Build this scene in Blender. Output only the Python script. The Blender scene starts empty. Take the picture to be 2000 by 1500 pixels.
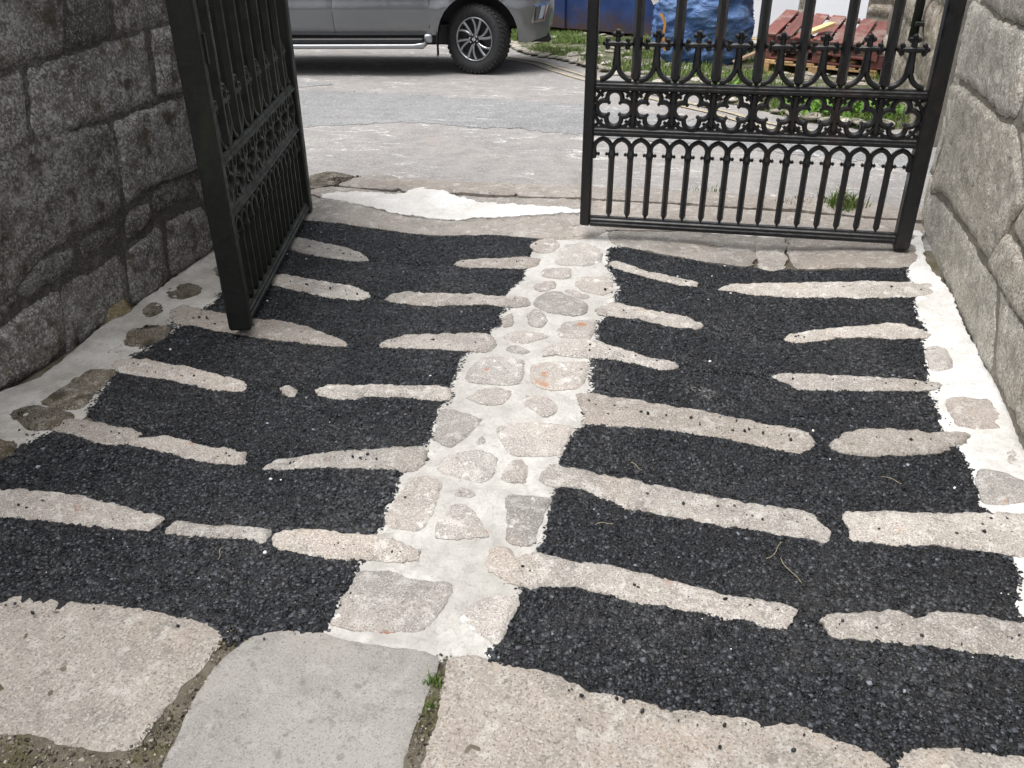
import bpy, bmesh, math, random
import numpy as np
from mathutils import Vector, Matrix
from mathutils.geometry import delaunay_2d_cdt

random.seed(7)
RNG = np.random.default_rng(11)
scene = bpy.context.scene
COL = scene.collection
R = math.radians

# ------------------------------------------------------------------ camera
def camera():
    f, pitch, yaw, roll = 1623.5, R(30.69), R(15.99), R(-0.65)
    fw = Vector((-math.sin(yaw) * math.cos(pitch), math.cos(yaw) * math.cos(pitch), -math.sin(pitch)))
    rt = Vector((math.cos(yaw), math.sin(yaw), 0))
    up = rt.cross(fw)
    r = rt * math.cos(roll) + up * math.sin(roll)
    u = -rt * math.sin(roll) + up * math.cos(roll)
    cd = bpy.data.cameras.new('camera')
    cd.sensor_fit = 'HORIZONTAL'
    cd.sensor_width = 36.0
    cd.lens = 36.0 * f / 2000.0
    cd.clip_start = 0.05
    cd.clip_end = 400
    c = bpy.data.objects.new('camera', cd)
    COL.objects.link(c)
    m = Matrix((r, u, -fw)).transposed().to_4x4()
    m.translation = (0.8075, -4.178, 1.486)
    c.matrix_world = m
    scene.camera = c
camera()

# ------------------------------------------------------------------ sky and sun (bright overcast)
SUN_ELEV, SUN_AZ = R(73), R(235)      # azimuth clockwise from +Y
world = bpy.data.worlds.new('World')
scene.world = world
world.use_nodes = True
nt = world.node_tree
bg = nt.nodes['Background']
sky = nt.nodes.new('ShaderNodeTexSky')
sky.sky_type = 'NISHITA'
sky.sun_disc = False
sky.sun_elevation = SUN_ELEV
sky.sun_rotation = SUN_AZ
sky.air_density = 0.8
sky.dust_density = 6.0
sky.ozone_density = 0.6
hs = nt.nodes.new('ShaderNodeHueSaturation')   # cloud cover: the sky's colour is mostly grey
hs.inputs['Saturation'].default_value = 0.3
nt.links.new(sky.outputs[0], hs.inputs['Color'])
nt.links.new(hs.outputs[0], bg.inputs['Color'])
bg.inputs['Strength'].default_value = 0.15
sd = bpy.data.lights.new('sun', 'SUN')
sd.energy = 1.5
sd.angle = R(50)
sd.color = (1.0, 0.985, 0.965)
sun = bpy.data.objects.new('sun', sd)
COL.objects.link(sun)
sdir = Vector((math.sin(SUN_AZ) * math.cos(SUN_ELEV), math.cos(SUN_AZ) * math.cos(SUN_ELEV), math.sin(SUN_ELEV)))
sun.rotation_euler = sdir.to_track_quat('Z', 'Y').to_euler()
vs = scene.view_settings
vs.view_transform = 'Standard'
vs.look = 'None'
vs.exposure = 0.55
vs.gamma = 1.0
vs.use_curve_mapping = False

# outlines in millimetres, x then y in turn
GRIP = [[-1533,-399,-1400,-420,-1267,-445,-1100,-488,-1008,-533,-970,-576,-1039,-621,-1175,-631,-1434,-579],[-522,-556,-495,-501,-379,-476,-288,-469,-204,-436,-112,-438,-107,-531,-163,-588,-297,-597,-388,-598,-494,-582],[-1340,-901,-1269,-879,-1157,-884,-1020,-890,-911,-896,-823,-939,-790,-991,-834,-1035,-959,-1042,-1080,-1032,-1280,-1008],[-707,-1005,-689,-939,-627,-915,-501,-918,-372,-916,-244,-912,-138,-903,-55,-902,-27,-973,-89,-1018,-213,-1012,-333,-1030,-452,-1050,-540,-1045,-635,-1025],[-1575,-1376,-1550,-1305,-1431,-1324,-1265,-1343,-1145,-1343,-1023,-1330,-922,-1337,-806,-1376,-694,-1431,-675,-1470,-775,-1474,-897,-1476,-1033,-1486,-1144,-1493,-1268,-1496,-1380,-1479,-1471,-1479],[-533,-1459,-536,-1399,-494,-1363,-424,-1338,-312,-1322,-203,-1294,-128,-1287,-90,-1297,-68,-1357,-57,-1408,-97,-1434,-191,-1447,-268,-1444,-362,-1456,-453,-1461],[-1506,-1858,-1480,-1818,-1387,-1788,-1280,-1792,-1172,-1790,-1046,-1804,-940,-1817,-905,-1839,-900,-1884,-940,-1903,-1049,-1908,-1187,-1901,-1300,-1906,-1376,-1903,-1442,-1902],[-775,-1829,-760,-1810,-709,-1832,-691,-1874,-722,-1879],[-636,-1813,-609,-1790,-508,-1770,-402,-1759,-299,-1749,-197,-1733,-127,-1736,-104,-1790,-112,-1817,-197,-1829,-298,-1834,-401,-1845,-494,-1874,-560,-1874,-603,-1846],[-1428,-2278,-1388,-2234,-1295,-2222,-1199,-2226,-1132,-2216,-1081,-2225,-1069,-2247,-1081,-2295,-1104,-2319,-1167,-2331,-1251,-2327,-1319,-2315,-1385,-2307],[-1086,-2310,-1070,-2266,-1013,-2234,-950,-2221,-871,-2230,-772,-2236,-681,-2236,-658,-2268,-642,-2301,-690,-2315,-799,-2315,-902,-2312,-991,-2309],[-557,-2322,-543,-2268,-485,-2237,-391,-2200,-296,-2167,-178,-2124,-90,-2110,-69,-2126,-55,-2183,-68,-2229,-123,-2253,-230,-2272,-354,-2284,-447,-2307],[-1578,-2656,-1309,-2624,-1211,-2604,-1112,-2588,-1007,-2579,-922,-2584,-815,-2590,-725,-2589,-729,-2619,-736,-2659,-793,-2677,-888,-2683,-984,-2697,-1079,-2713,-1201,-2738,-1446,-2778],[-693,-2659,-698,-2613,-660,-2605,-614,-2611,-525,-2597,-460,-2591,-378,-2598,-352,-2655,-424,-2649,-519,-2660,-620,-2664],[-356,-2615,-315,-2585,-241,-2565,-180,-2558,-102,-2553,-24,-2558,29,-2567,79,-2578,87,-2623,38,-2641,-58,-2650,-124,-2673,-184,-2675,-262,-2671,-332,-2660],[226,-429,267,-401,381,-469,486,-511,574,-535,660,-544,665,-601,583,-616,473,-582,360,-537,260,-494],[756,-584,825,-507,989,-463,1287,-440,1581,-396,1677,-388,1671,-490,1542,-567,1372,-603,1184,-608,990,-607,870,-599],[263,-958,284,-922,332,-890,443,-902,564,-920,654,-931,716,-973,715,-1012,608,-1038,480,-1024,334,-1015,281,-1006],[1045,-1025,1071,-971,1174,-920,1352,-874,1485,-843,1552,-862,1598,-902,1575,-948,1470,-980,1369,-979,1258,-999,1154,-1033,1084,-1052],[144,-1407,140,-1333,226,-1255,297,-1244,436,-1288,522,-1322,604,-1331,649,-1344,653,-1387,579,-1414,489,-1400,399,-1387,304,-1396,200,-1402],[1003,-1321,1081,-1305,1242,-1302,1399,-1303,1554,-1293,1582,-1312,1560,-1357,1466,-1390,1313,-1415,1181,-1428,1087,-1419,1032,-1378],[329,-1676,361,-1650,485,-1650,649,-1651,809,-1647,965,-1666,1078,-1686,1121,-1708,1148,-1766,1119,-1818,1076,-1830,968,-1816,858,-1801,706,-1800,555,-1834,424,-1851,385,-1845,382,-1793],[1187,-1762,1221,-1715,1280,-1674,1400,-1657,1507,-1640,1612,-1624,1621,-1650,1564,-1716,1518,-1753,1419,-1801,1283,-1823,1202,-1807],[324,-2189,341,-2112,401,-2111,498,-2120,579,-2117,700,-2115,823,-2116,943,-2119,1059,-2125,1127,-2143,1158,-2190,1172,-2237,1155,-2261,1059,-2255,947,-2242,833,-2245,715,-2249,601,-2255,512,-2230,450,-2202,384,-2220],[1202,-2118,1216,-2113,1310,-2104,1446,-2090,1591,-2046,1694,-2026,1815,-2006,1778,-2199,1653,-2218,1603,-2222,1478,-2224,1323,-2243,1219,-2247,1212,-2191],[260,-2557,273,-2522,313,-2512,347,-2536,397,-2506,452,-2515,539,-2511,640,-2505,745,-2504,853,-2510,957,-2517,1033,-2515,1075,-2532,1062,-2573,1043,-2605,984,-2604,910,-2604,834,-2604,757,-2602,658,-2616,582,-2606,508,-2608,418,-2649,354,-2637,284,-2611],[1139,-2552,1178,-2527,1250,-2512,1308,-2494,1343,-2508,1410,-2488,1486,-2473,1554,-2473,1600,-2465,1715,-2443,1689,-2586,1572,-2598,1507,-2602,1420,-2604,1332,-2607,1219,-2618,1151,-2614,1136,-2587]]
COBBLE = [[-202,-272,-174,-191,-100,-177,-61,-243,-72,-332,-139,-360],[-41,-375,-27,-251,47,-207,119,-236,170,-312,173,-427,96,-483,-12,-478],[-61,-612,-47,-558,54,-537,77,-621,53,-657,-33,-656],[-57,-776,-42,-719,23,-705,32,-775,-18,-815],[126,-714,135,-639,224,-609,277,-622,299,-747,258,-796,190,-782],[-12,-953,12,-842,73,-818,141,-860,210,-906,222,-988,177,-1029,99,-1030,28,-998],[-10,-1074,0,-1015,33,-1018,79,-1096,75,-1161,28,-1161],[-106,-1121,-79,-1079,-47,-1178,-75,-1204],[-47,-1288,-27,-1241,22,-1221,76,-1228,116,-1252,79,-1297,35,-1325,-21,-1319],[-14,-1381,29,-1358,80,-1386,58,-1413,6,-1411],[151,-1169,164,-1112,247,-1069,283,-1071,293,-1227,223,-1242,173,-1239],[93,-791,143,-792,207,-829,191,-855,129,-835],[-93,-1640,-95,-1548,-67,-1484,15,-1465,75,-1477,98,-1561,96,-1640,22,-1664,-66,-1669],[140,-1576,130,-1498,211,-1450,306,-1437,333,-1480,330,-1590,306,-1630,238,-1653,174,-1641],[-44,-1776,-22,-1719,38,-1691,87,-1706,92,-1770,51,-1804,-3,-1802],[148,-1725,163,-1703,233,-1716,275,-1763,276,-1811,248,-1834,186,-1790,166,-1778],[-107,-1906,-87,-1871,-30,-1882,40,-1912,39,-1974,19,-2045,-13,-2080,-69,-2044],[125,-1967,137,-1919,217,-1887,309,-1879,351,-1885,354,-1966,347,-2042,263,-2068,204,-2070],[68,-2030,83,-1999,102,-2031,83,-2048],[-5,-2194,12,-2136,68,-2096,125,-2094,161,-2112,172,-2188,158,-2240,88,-2233,18,-2225],[209,-2212,208,-2121,235,-2106,266,-2130,280,-2205,249,-2223],[83,-2305,105,-2284,146,-2300,141,-2319,101,-2326],[-64,-2465,-72,-2376,-62,-2293,-37,-2262,29,-2276,46,-2337,54,-2452,36,-2496,-50,-2499],[94,-2484,87,-2418,102,-2378,132,-2364,174,-2385,228,-2452,236,-2479,163,-2506,109,-2510],[250,-2298,266,-2284,370,-2274,378,-2338,373,-2409,374,-2478,310,-2481,276,-2382],[-37,-2876,-41,-2805,-39,-2705,32,-2681,92,-2694,195,-2690,210,-2743,198,-2824,166,-2856,47,-2881,-21,-2879],[272,-2792,278,-2765,298,-2721,332,-2697,385,-2692,395,-2729,388,-2788,384,-2826,376,-2846,319,-2818]]
MOSSY = [[-1720,-1199,-1720,-1139,-1658,-1107,-1595,-1118,-1565,-1172,-1597,-1236,-1660,-1244],[-1706,-1394,-1715,-1319,-1654,-1317,-1614,-1385,-1637,-1443],[-1651,-903,-1630,-845,-1549,-882,-1509,-970,-1583,-973],[-1584,-1660,-1608,-1579,-1578,-1523,-1485,-1527,-1449,-1602,-1483,-1685,-1539,-1693],[-1557,-2142,-1553,-2047,-1554,-1948,-1494,-1905,-1445,-1923,-1420,-2055,-1395,-2152,-1496,-2165],[-1596,-2259,-1577,-2201,-1476,-2189,-1390,-2211,-1389,-2288,-1478,-2310],[-1550,-2461,-1515,-2409,-1448,-2412,-1423,-2461,-1439,-2509]]
RIGHT_EDGE = [[1563,-1038,1609,-1011,1645,-1033,1640,-1169,1597,-1206,1562,-1206],[1582,-1409,1737,-1391,1742,-1441,1752,-1555,1719,-1599,1598,-1584,1579,-1524],[1600,-1839,1653,-1826,1730,-1861,1803,-1896,1781,-1986,1703,-1986,1593,-2003,1591,-1955],[1695,-1723,1734,-1670,1785,-1673,1788,-1783,1719,-1813,1691,-1780]]
FLAG = [[-1182,-3103,-949,-3007,-941,-2981,-894,-2960,-789,-2948,-664,-2941,-524,-2935,-445,-2936,-376,-2946,-295,-2966,-279,-3004,-272,-3054,-273,-3089,-287,-3120,-289,-3153,-294,-3188,-289,-3235,-286,-3281,-304,-3318,-371,-3333,-480,-3333,-557,-3325,-628,-3342,-798,-3387],[-216,-2972,-185,-2946,-134,-2923,-56,-2915,29,-2919,104,-2918,187,-2907,255,-2914,267,-2965,268,-2999,271,-3059,275,-3103,276,-3149,287,-3205,313,-3334,-141,-3453,-209,-3321,-219,-3266,-236,-3204,-244,-3132,-247,-3075,-236,-3022],[290,-2967,283,-2931,285,-2903,340,-2885,401,-2896,479,-2887,554,-2890,643,-2903,722,-2900,814,-2898,939,-2886,969,-2881,1039,-2874,1094,-2875,1159,-2901,1218,-2914,1247,-2939,1252,-3017,1217,-3151,369,-3381,316,-3160,309,-3097,300,-3030],[1272,-2913,1319,-2886,1399,-2867,1471,-2872,1516,-2856,1634,-2832,1567,-3086,1259,-3161,1264,-2969],[-699,-3514,-571,-3480,-435,-3456,-329,-3444,-238,-3434,-184,-3442,-125,-3578,-506,-3661]]
TARMAC = [[-1876,-136,-1581,-124,-1384,-146,-1161,-159,-918,-159,-711,-156,-457,-131,-203,-151,-181,-162,-175,-396,-113,-486,-309,-532,-516,-549,-755,-569,-977,-571,-1211,-530,-1444,-506,-1676,-475],[-1676,-475,-1444,-506,-1211,-530,-977,-571,-755,-569,-516,-549,-309,-532,-113,-486,-117,-520,-130,-620,-114,-698,-142,-806,-148,-894,-46,-939,-343,-981,-685,-996,-804,-970,-996,-966,-1272,-950,-1564,-950,-1637,-763],[-1564,-950,-1272,-950,-996,-966,-804,-970,-685,-996,-343,-981,-46,-939,-57,-985,-105,-1085,-94,-1148,-91,-1202,-138,-1256,-78,-1345,-292,-1389,-530,-1441,-685,-1449,-934,-1405,-1213,-1428,-1525,-1397,-1483,-1246],[-1525,-1397,-1213,-1428,-934,-1405,-685,-1449,-530,-1441,-292,-1389,-78,-1345,-104,-1432,-125,-1467,-125,-1555,-136,-1650,-126,-1721,-117,-1764,-363,-1799,-619,-1833,-741,-1845,-973,-1856,-1220,-1852,-1471,-1875,-1471,-1700,-1485,-1601],[-1471,-1875,-1220,-1852,-973,-1856,-741,-1845,-619,-1833,-363,-1799,-117,-1764,-99,-1825,-114,-1908,-94,-1996,-60,-2054,-87,-2097,-67,-2155,-368,-2247,-568,-2304,-672,-2277,-868,-2275,-1093,-2268,-1254,-2273,-1403,-2292,-1297,-2209,-1390,-2158,-1430,-2034],[-1403,-2292,-1254,-2273,-1093,-2268,-868,-2275,-672,-2277,-568,-2304,-368,-2247,-67,-2155,-74,-2227,-95,-2249,-89,-2288,-83,-2350,-64,-2465,-58,-2521,-63,-2548,24,-2594,-151,-2616,-443,-2619,-691,-2638,-748,-2633,-1058,-2652,-1498,-2730,-1614,-2623,-1434,-2493,-1431,-2408],[-1498,-2730,-1058,-2652,-748,-2633,-691,-2638,-443,-2619,-151,-2616,24,-2594,-53,-2653,-48,-2693,-45,-2749,-41,-2805,-35,-2869,-52,-2918,-51,-2934,-125,-2953,-201,-2992,-251,-3004,-335,-2985,-640,-2990,-926,-3032,-1167,-3117],[195,-250,237,-191,370,-229,547,-268,705,-286,836,-279,932,-274,1050,-270,1276,-276,1398,-243,1594,-187,1606,-216,1604,-362,1577,-482,990,-539,754,-585,663,-573,470,-553,234,-447],[234,-447,470,-553,663,-573,754,-585,990,-539,1577,-482,1589,-573,1590,-692,1593,-810,1569,-904,1260,-953,1055,-1019,884,-1000,713,-993,478,-959,303,-965,312,-868,284,-733,258,-552],[303,-965,478,-959,713,-993,884,-1000,1055,-1019,1260,-953,1569,-904,1556,-961,1570,-1058,1548,-1271,1540,-1333,1239,-1363,1003,-1340,841,-1338,651,-1364,480,-1340,306,-1323,296,-1231,282,-1116,304,-1022],[306,-1323,480,-1340,651,-1364,841,-1338,1003,-1340,1239,-1363,1540,-1333,1541,-1387,1566,-1420,1569,-1524,1560,-1621,1593,-1674,1388,-1734,1187,-1768,1140,-1767,963,-1744,655,-1730,354,-1755,338,-1637,326,-1522,314,-1415],[354,-1755,655,-1730,963,-1744,1140,-1767,1187,-1768,1388,-1734,1593,-1674,1594,-1775,1594,-1840,1589,-1965,1584,-2024,1653,-2130,1408,-2178,1203,-2190,1173,-2217,1059,-2192,857,-2176,586,-2191,368,-2171,357,-2077,355,-1956,366,-1862],[368,-2171,586,-2191,857,-2176,1059,-2192,1173,-2217,1203,-2190,1408,-2178,1653,-2130,1618,-2223,1634,-2263,1620,-2358,1605,-2440,1721,-2504,1586,-2530,1303,-2562,1136,-2570,1057,-2564,882,-2560,620,-2572,372,-2581,377,-2488,374,-2391,370,-2286,374,-2230],[372,-2581,620,-2572,882,-2560,1057,-2564,1136,-2570,1303,-2562,1586,-2530,1721,-2504,1627,-2858,1395,-2892,1275,-2931,1255,-2959,1157,-2930,1013,-2909,795,-2926,561,-2922,381,-2893,369,-2869,378,-2852,385,-2796,392,-2717,385,-2658]]
MORTAR = {'channel':[98,18,-168,-160,-174,-597,-171,-954,-148,-1258,-190,-1494,-156,-1765,-129,-2064,-135,-2270,-92,-2557,-96,-2666,-107,-2825,-102,-2930,-41,-2928,43,-2931,110,-2930,192,-2917,266,-2922,290,-2910,349,-2892,414,-2897,407,-2660,419,-2453,385,-2062,416,-1840,416,-1596,357,-1147,382,-836,298,-299,171,9],'left':[-1894,-272,-1839,-554,-1773,-1144,-1765,-1584,-1722,-1990,-1777,-2137,-1824,-2430,-1878,-2873,-1722,-3355,-1265,-3498,-1457,-3162,-1519,-2748,-1422,-2505,-1361,-2320,-1342,-2163,-1379,-1948,-1386,-1717,-1401,-1484,-1410,-1275,-1445,-1050,-1648,-470],'right':[1649,299,1713,304,1691,-83,1723,-372,1737,-568,1734,-808,1742,-1020,1754,-1186,1779,-1314,1772,-1537,1771,-1647,1785,-2076,1783,-2353,1753,-2463,1572,-2492,1617,-2243,1560,-2039,1576,-1779,1529,-1644,1517,-1382,1540,-1065,1555,-837,1548,-587,1567,-224],'smear':[-1649,321,-1476,394,-1219,389,-1127,539,-1013,508,-673,373,-353,346,-76,307,-47,250,-253,187,-591,110,-856,78,-1044,78,-1255,124,-1479,182,-1643,240],'smear2':[573,133,835,229,1122,246,1370,198,1120,137,839,127,656,104]}
SILL = [[-1911,160,-1612,246,-1290,131,-1010,73,-702,78,-410,109,-56,222,7,98,130,24,102,-75,19,-138,-207,-167,-457,-131,-711,-156,-918,-159,-1161,-159,-1573,-140,-1787,-119],[155,5,445,65,888,170,900,-242,734,-275,547,-268,370,-229,213,-174],[911,176,1050,165,1045,-264,932,-267],[1091,166,1656,115,1610,-184,1410,-241,1103,-254],[-1955,636,-1906,832,-1679,751,-1699,529,-1820,415],[-1645,702,-1562,818,-1357,763,-1263,497,-1447,483,-1665,510],[-1330,742,-928,747,-594,766,-518,527,-847,510,-1220,476],[-563,773,-306,802,-114,818,-66,574,-475,513],[-96,809,511,829,533,570,-47,555],[527,821,1129,801,1124,573,549,552],[1143,793,1778,727,1732,498,1137,556],[-1816,373,-1677,485,-1187,435,-514,479,-85,512,-38,252,-415,126,-853,70,-1294,140,-1616,255],[-50,488,536,528,1123,516,1715,446,1669,161,1121,203,442,88,135,41,12,116]]
LEFT_BLOCK = [[-1957,939,-1788,1329,-1236,1297,-1352,969],[-1330,970,-1215,1296,-1008,1283,-1071,982],[-1045,982,-984,1282,-548,1256,-498,1008],[-464,1011,-522,1255,118,1217,276,1047],[-1964,921,-1583,938,-1641,685,-2069,678],[-1560,939,-861,972,-897,695,-1618,683],[-821,973,-463,988,-540,694,-864,695],[-429,989,269,1022,294,731,-505,694],[-2077,660,-1227,665,-1270,319,-1565,294,-1740,282,-1989,180,-2300,141],[-1178,666,-623,674,-674,319,-1046,349,-1231,313],[-594,673,284,697,276,368,-644,316],[-1050,307,-978,329,-825,312,-763,274,-787,230,-1020,213,-1066,235],[-1255,268,-1205,291,-1088,276,-1089,211,-1185,172,-1283,176],[-1553,249,-1467,273,-1321,256,-1323,198,-1452,188,-1555,183],[-1899,216,-1746,269,-1584,261,-1596,177,-1763,157,-1899,152],[-2266,123,-2047,157,-1917,203,-1910,157,-2042,112,-2287,73],[-737,261,-426,303,264,327,245,198,-706,161],[-2335,59,-2049,95,-1885,124,-1723,117,-1783,-108,-1991,-136,-2133,-109,-2407,-107],[-1699,118,-1511,119,-1345,123,-1362,-91,-1480,-99,-1572,-122,-1773,-142],[-1310,122,-1040,157,-1089,-107,-1266,-148,-1350,-97],[-1008,159,-711,149,-647,-70,-796,-99,-1056,-108],[-677,143,237,170,253,-36,-603,-81]]
BOULDER = [-1553,-117,-1502,-52,-1417,-49,-1362,-91,-1358,-157,-1407,-211,-1496,-185]
RIGHT_BLOCK = [[705,1183,406,1035,-33,1018,-423,1029,-942,1083,-717,1274],[558,685,622,991,459,1012,-13,996,-407,1009,-609,865,-630,741,-406,707,-95,707,258,700],[-484,1012,-1062,1077,-1377,805,-862,744,-703,748,-660,874],[618,625,246,666,-102,679,-439,682,-668,712,-1002,546,-949,435,-829,260,-374,233,198,194,484,127,443,375],[-739,720,-1403,782,-1705,521,-1229,427,-995,432,-1037,549],[496,91,213,154,-376,199,-803,207,-980,219,-1219,-20,-799,-50,-318,-68,126,-103,394,-78],[-829,239,-947,405,-1221,405,-1729,501,-1935,322,-1350,248,-1000,237],[-1054,230,-1318,233,-1958,303,-2230,68,-1736,13,-1286,-3]]
ROAD_PATCH = [-4490,3731,-3241,4180,-2039,4008,-729,3778,941,2849,2181,2422,2052,1623,1294,2039,-461,2432,-1100,2566,-1550,2571,-2050,2665,-3539,2229]
KERB = [-3160,9449,-2813,8609,-2374,7791,-1981,7417,-1621,7067,-1278,6539,-437,5419,457,4282,844,3862,1187,3414,1498,3150,1724,3063,2025,3207]

# ------------------------------------------------------------------ helpers
def pts(flat):
    return [(flat[i] / 1000.0, flat[i + 1] / 1000.0) for i in range(0, len(flat), 2)]

def sm(a, b, x):
    t = np.clip((np.asarray(x, float) - a) / (b - a), 0, 1)
    return t * t * (3 - 2 * t)

def ground(X, Y):
    X = np.asarray(X, float); Y = np.asarray(Y, float)
    z = -0.085 + 0.02 * np.clip(X, -3, 3)
    dish = np.zeros_like(z)
    for c, w in ((-0.80, .62), (0.93, .55)):        # two worn wheel tracks
        t = (X - c) / w
        dish -= np.where(np.abs(t) < 1, 0.028 * (0.5 + 0.5 * np.cos(math.pi * t)), 0)
    z = z + dish * (1 - sm(0.15, 0.6, Y))
    return z - 0.048 * np.maximum(Y - 0.5, 0)

def _hash(ix, iy, s):
    h = (ix.astype(np.int64) * 374761393 + iy.astype(np.int64) * 668265263 + s * 974634541) & 0xffffffff
    h = ((h ^ (h >> 13)) * 1274126177) & 0xffffffff
    return ((h ^ (h >> 16)) & 0xffff) / 65535.0

def vnoise(x, y, s=0):
    x = np.asarray(x, float); y = np.asarray(y, float)
    ix = np.floor(x); iy = np.floor(y)
    fx = x - ix; fy = y - iy
    fx = fx * fx * (3 - 2 * fx); fy = fy * fy * (3 - 2 * fy)
    a = _hash(ix, iy, s); b = _hash(ix + 1, iy, s); c = _hash(ix, iy + 1, s); d = _hash(ix + 1, iy + 1, s)
    return (a + (b - a) * fx + (c - a) * fy + (a - b - c + d) * fx * fy) * 2 - 1

def fbm(x, y, octv=4, s=0):
    t = 0; a = 1.0; k = 1.0; n = 0
    for i in range(octv):
        t = t + a * vnoise(np.asarray(x) * k + 17.3 * i, np.asarray(y) * k - 9.1 * i, s + i)
        n += a; a *= 0.5; k *= 2.03
    return t / n

def smooth_outline(p, step, jit=0.0, seed=0, round_=True):
    """closed Catmull-Rom curve through the points, resampled, with a ragged edge"""
    p = np.array(p, float)
    n = len(p)
    out = []
    for i in range(n):
        a, b, c, d = p[i - 1], p[i], p[(i + 1) % n], p[(i + 2) % n]
        L = np.linalg.norm(c - b)
        k = max(1, int(round(L / step)))
        for j in range(k):
            t = j / k
            if round_:
                q = 0.5 * ((2 * b) + (-a + c) * t + (2 * a - 5 * b + 4 * c - d) * t * t + (-a + 3 * b - 3 * c + d) * t ** 3)
                q = 0.6 * q + 0.4 * (b + (c - b) * t)
            else:
                q = b + (c - b) * t
            out.append(q)
    q = np.array(out)
    if jit:
        a, b_ = q[:, 0].copy(), q[:, 1].copy()
        q[:, 0] += jit * (fbm(a * 20, b_ * 20, 3, seed) + .5 * vnoise(a * 110, b_ * 110, seed + 7))
        q[:, 1] += jit * (fbm(a * 20, b_ * 20, 3, seed + 50) + .5 * vnoise(a * 110, b_ * 110, seed + 57))
    return q

def edge_dist(P, poly):
    a = poly; b = np.roll(poly, -1, 0)
    best = np.full(len(P), 1e9)
    for k in range(0, len(P), 4000):
        Q = P[k:k + 4000, None, :]
        ab = (b - a)[None]
        t = np.clip(((Q - a[None]) * ab).sum(2) / np.maximum((ab ** 2).sum(2), 1e-12), 0, 1)
        d = np.linalg.norm(Q - (a[None] + ab * t[..., None]), axis=2)
        best[k:k + 4000] = d.min(1)
    return best

def inside(P, poly):
    x, y = P[:, 0], P[:, 1]
    res = np.zeros(len(P), bool)
    n = len(poly)
    for i in range(n):
        x0, y0 = poly[i]; x1, y1 = poly[(i + 1) % n]
        c = ((y0 > y) != (y1 > y))
        with np.errstate(divide='ignore', invalid='ignore'):
            xs = (x1 - x0) * (y - y0) / (y1 - y0) + x0
        res ^= c & (x < xs)
    return res

def area(p):
    p = np.array(p); q = np.roll(p, -1, 0)
    return 0.5 * float((p[:, 0] * q[:, 1] - p[:, 1] * q[:, 0]).sum())

def link(name, me, m=None, parent=None):
    o = bpy.data.objects.new(name, me)
    COL.objects.link(o)
    if me is not None and m is not None:
        me.materials.append(m)
    if parent is not None:
        o.parent = parent
    return o

def tag(o, label, cat=None, group=None, kind=None):
    o['label'] = label
    if cat: o['category'] = cat
    if group: o['group'] = group
    if kind: o['kind'] = kind
    return o

def thing(name, label, cat, loc=(0, 0, 0), group=None):
    o = bpy.data.objects.new(name, None)
    COL.objects.link(o)
    o.location = loc
    o.empty_display_size = 0.1
    return tag(o, label, cat, group)

def obj_bm(name, bm, m, parent=None, smooth=False):
    bmesh.ops.recalc_face_normals(bm, faces=bm.faces)
    me = bpy.data.meshes.new(name)
    bm.to_mesh(me); bm.free()
    if smooth:
        me.polygons.foreach_set('use_smooth', [True] * len(me.polygons))
    return link(name, me, m, parent)

def mesh_np(name, V, F, m, parent=None, smooth=False):
    me = bpy.data.meshes.new(name)
    me.from_pydata([tuple(v) for v in V], [], [tuple(f) for f in F])
    if smooth:
        me.polygons.foreach_set('use_smooth', [True] * len(me.polygons))
    me.update()
    return link(name, me, m, parent)

def relief(name, outline, spacing, hfun, to3d, m, parent=None, skirt=0.04, jit=0.0, seed=0, round_=True, step=None):
    """a filled outline as a real relief: hfun(x, y, distance to edge) -> height, to3d(x, y, h) -> point"""
    o = smooth_outline(outline, step or spacing * 0.8, jit, seed, round_)
    if area(o) < 0: o = o[::-1]
    lo, hi = o.min(0), o.max(0)
    nx = max(1, int((hi[0] - lo[0]) / spacing)); ny = max(1, int((hi[1] - lo[1]) / spacing))
    gx, gy = np.meshgrid(np.arange(nx + 1), np.arange(ny + 1))
    P = np.stack([lo[0] + (gx.ravel() + (gy.ravel() % 2) * 0.5) * spacing, lo[1] + gy.ravel() * spacing], 1)
    P += (np.random.default_rng(seed + 3).random(P.shape) - 0.5) * spacing * 0.35
    P = P[inside(P, o)]
    if len(P):
        P = P[edge_dist(P, o) > spacing * 0.35]
    A = np.concatenate([o, P]) if len(P) else o
    n = len(o)
    vv, _, ff, ov, _, _ = delaunay_2d_cdt([Vector((float(a), float(b))) for a, b in A], [(i, (i + 1) % n) for i in range(n)], [], 1, 1e-7)
    V2 = np.array([[v.x, v.y] for v in vv])
    d = edge_dist(V2, o)
    h = hfun(V2[:, 0], V2[:, 1], d)
    V3 = to3d(V2[:, 0], V2[:, 1], h)
    F = [tuple(f) for f in ff]
    # skirt down from the outline
    look = {}
    for i, orig in enumerate(ov):
        for k in orig:
            if k < n: look[k] = i
    ring = [look[i] for i in range(n) if i in look]
    base = len(V3)
    V4 = to3d(V2[ring, 0], V2[ring, 1], h[ring])          # own ring of points, so the arris stays crisp
    V5 = to3d(V2[ring, 0], V2[ring, 1], h[ring] - skirt)
    V = np.concatenate([V3, V4, V5])
    k = len(ring)
    for i in range(k):
        j = (i + 1) % k
        F.append((base + j, base + i, base + k + i, base + k + j))
    return mesh_np(name, V, F, m, parent, True)

def on_ground(dz=0.0):
    return lambda x, y, h: np.stack([x, y, ground(x, y) + dz + h], 1)

def add_box(bm, c, s, rot=None):
    """box of full size s centred at c"""
    r = bmesh.ops.create_cube(bm, size=1.0)
    M = Matrix.Translation(c) @ (rot.to_4x4() if rot else Matrix.Identity(4)) @ Matrix.Diagonal((*s, 1))
    bmesh.ops.transform(bm, matrix=M, verts=r['verts'])
    return r['verts']

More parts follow.
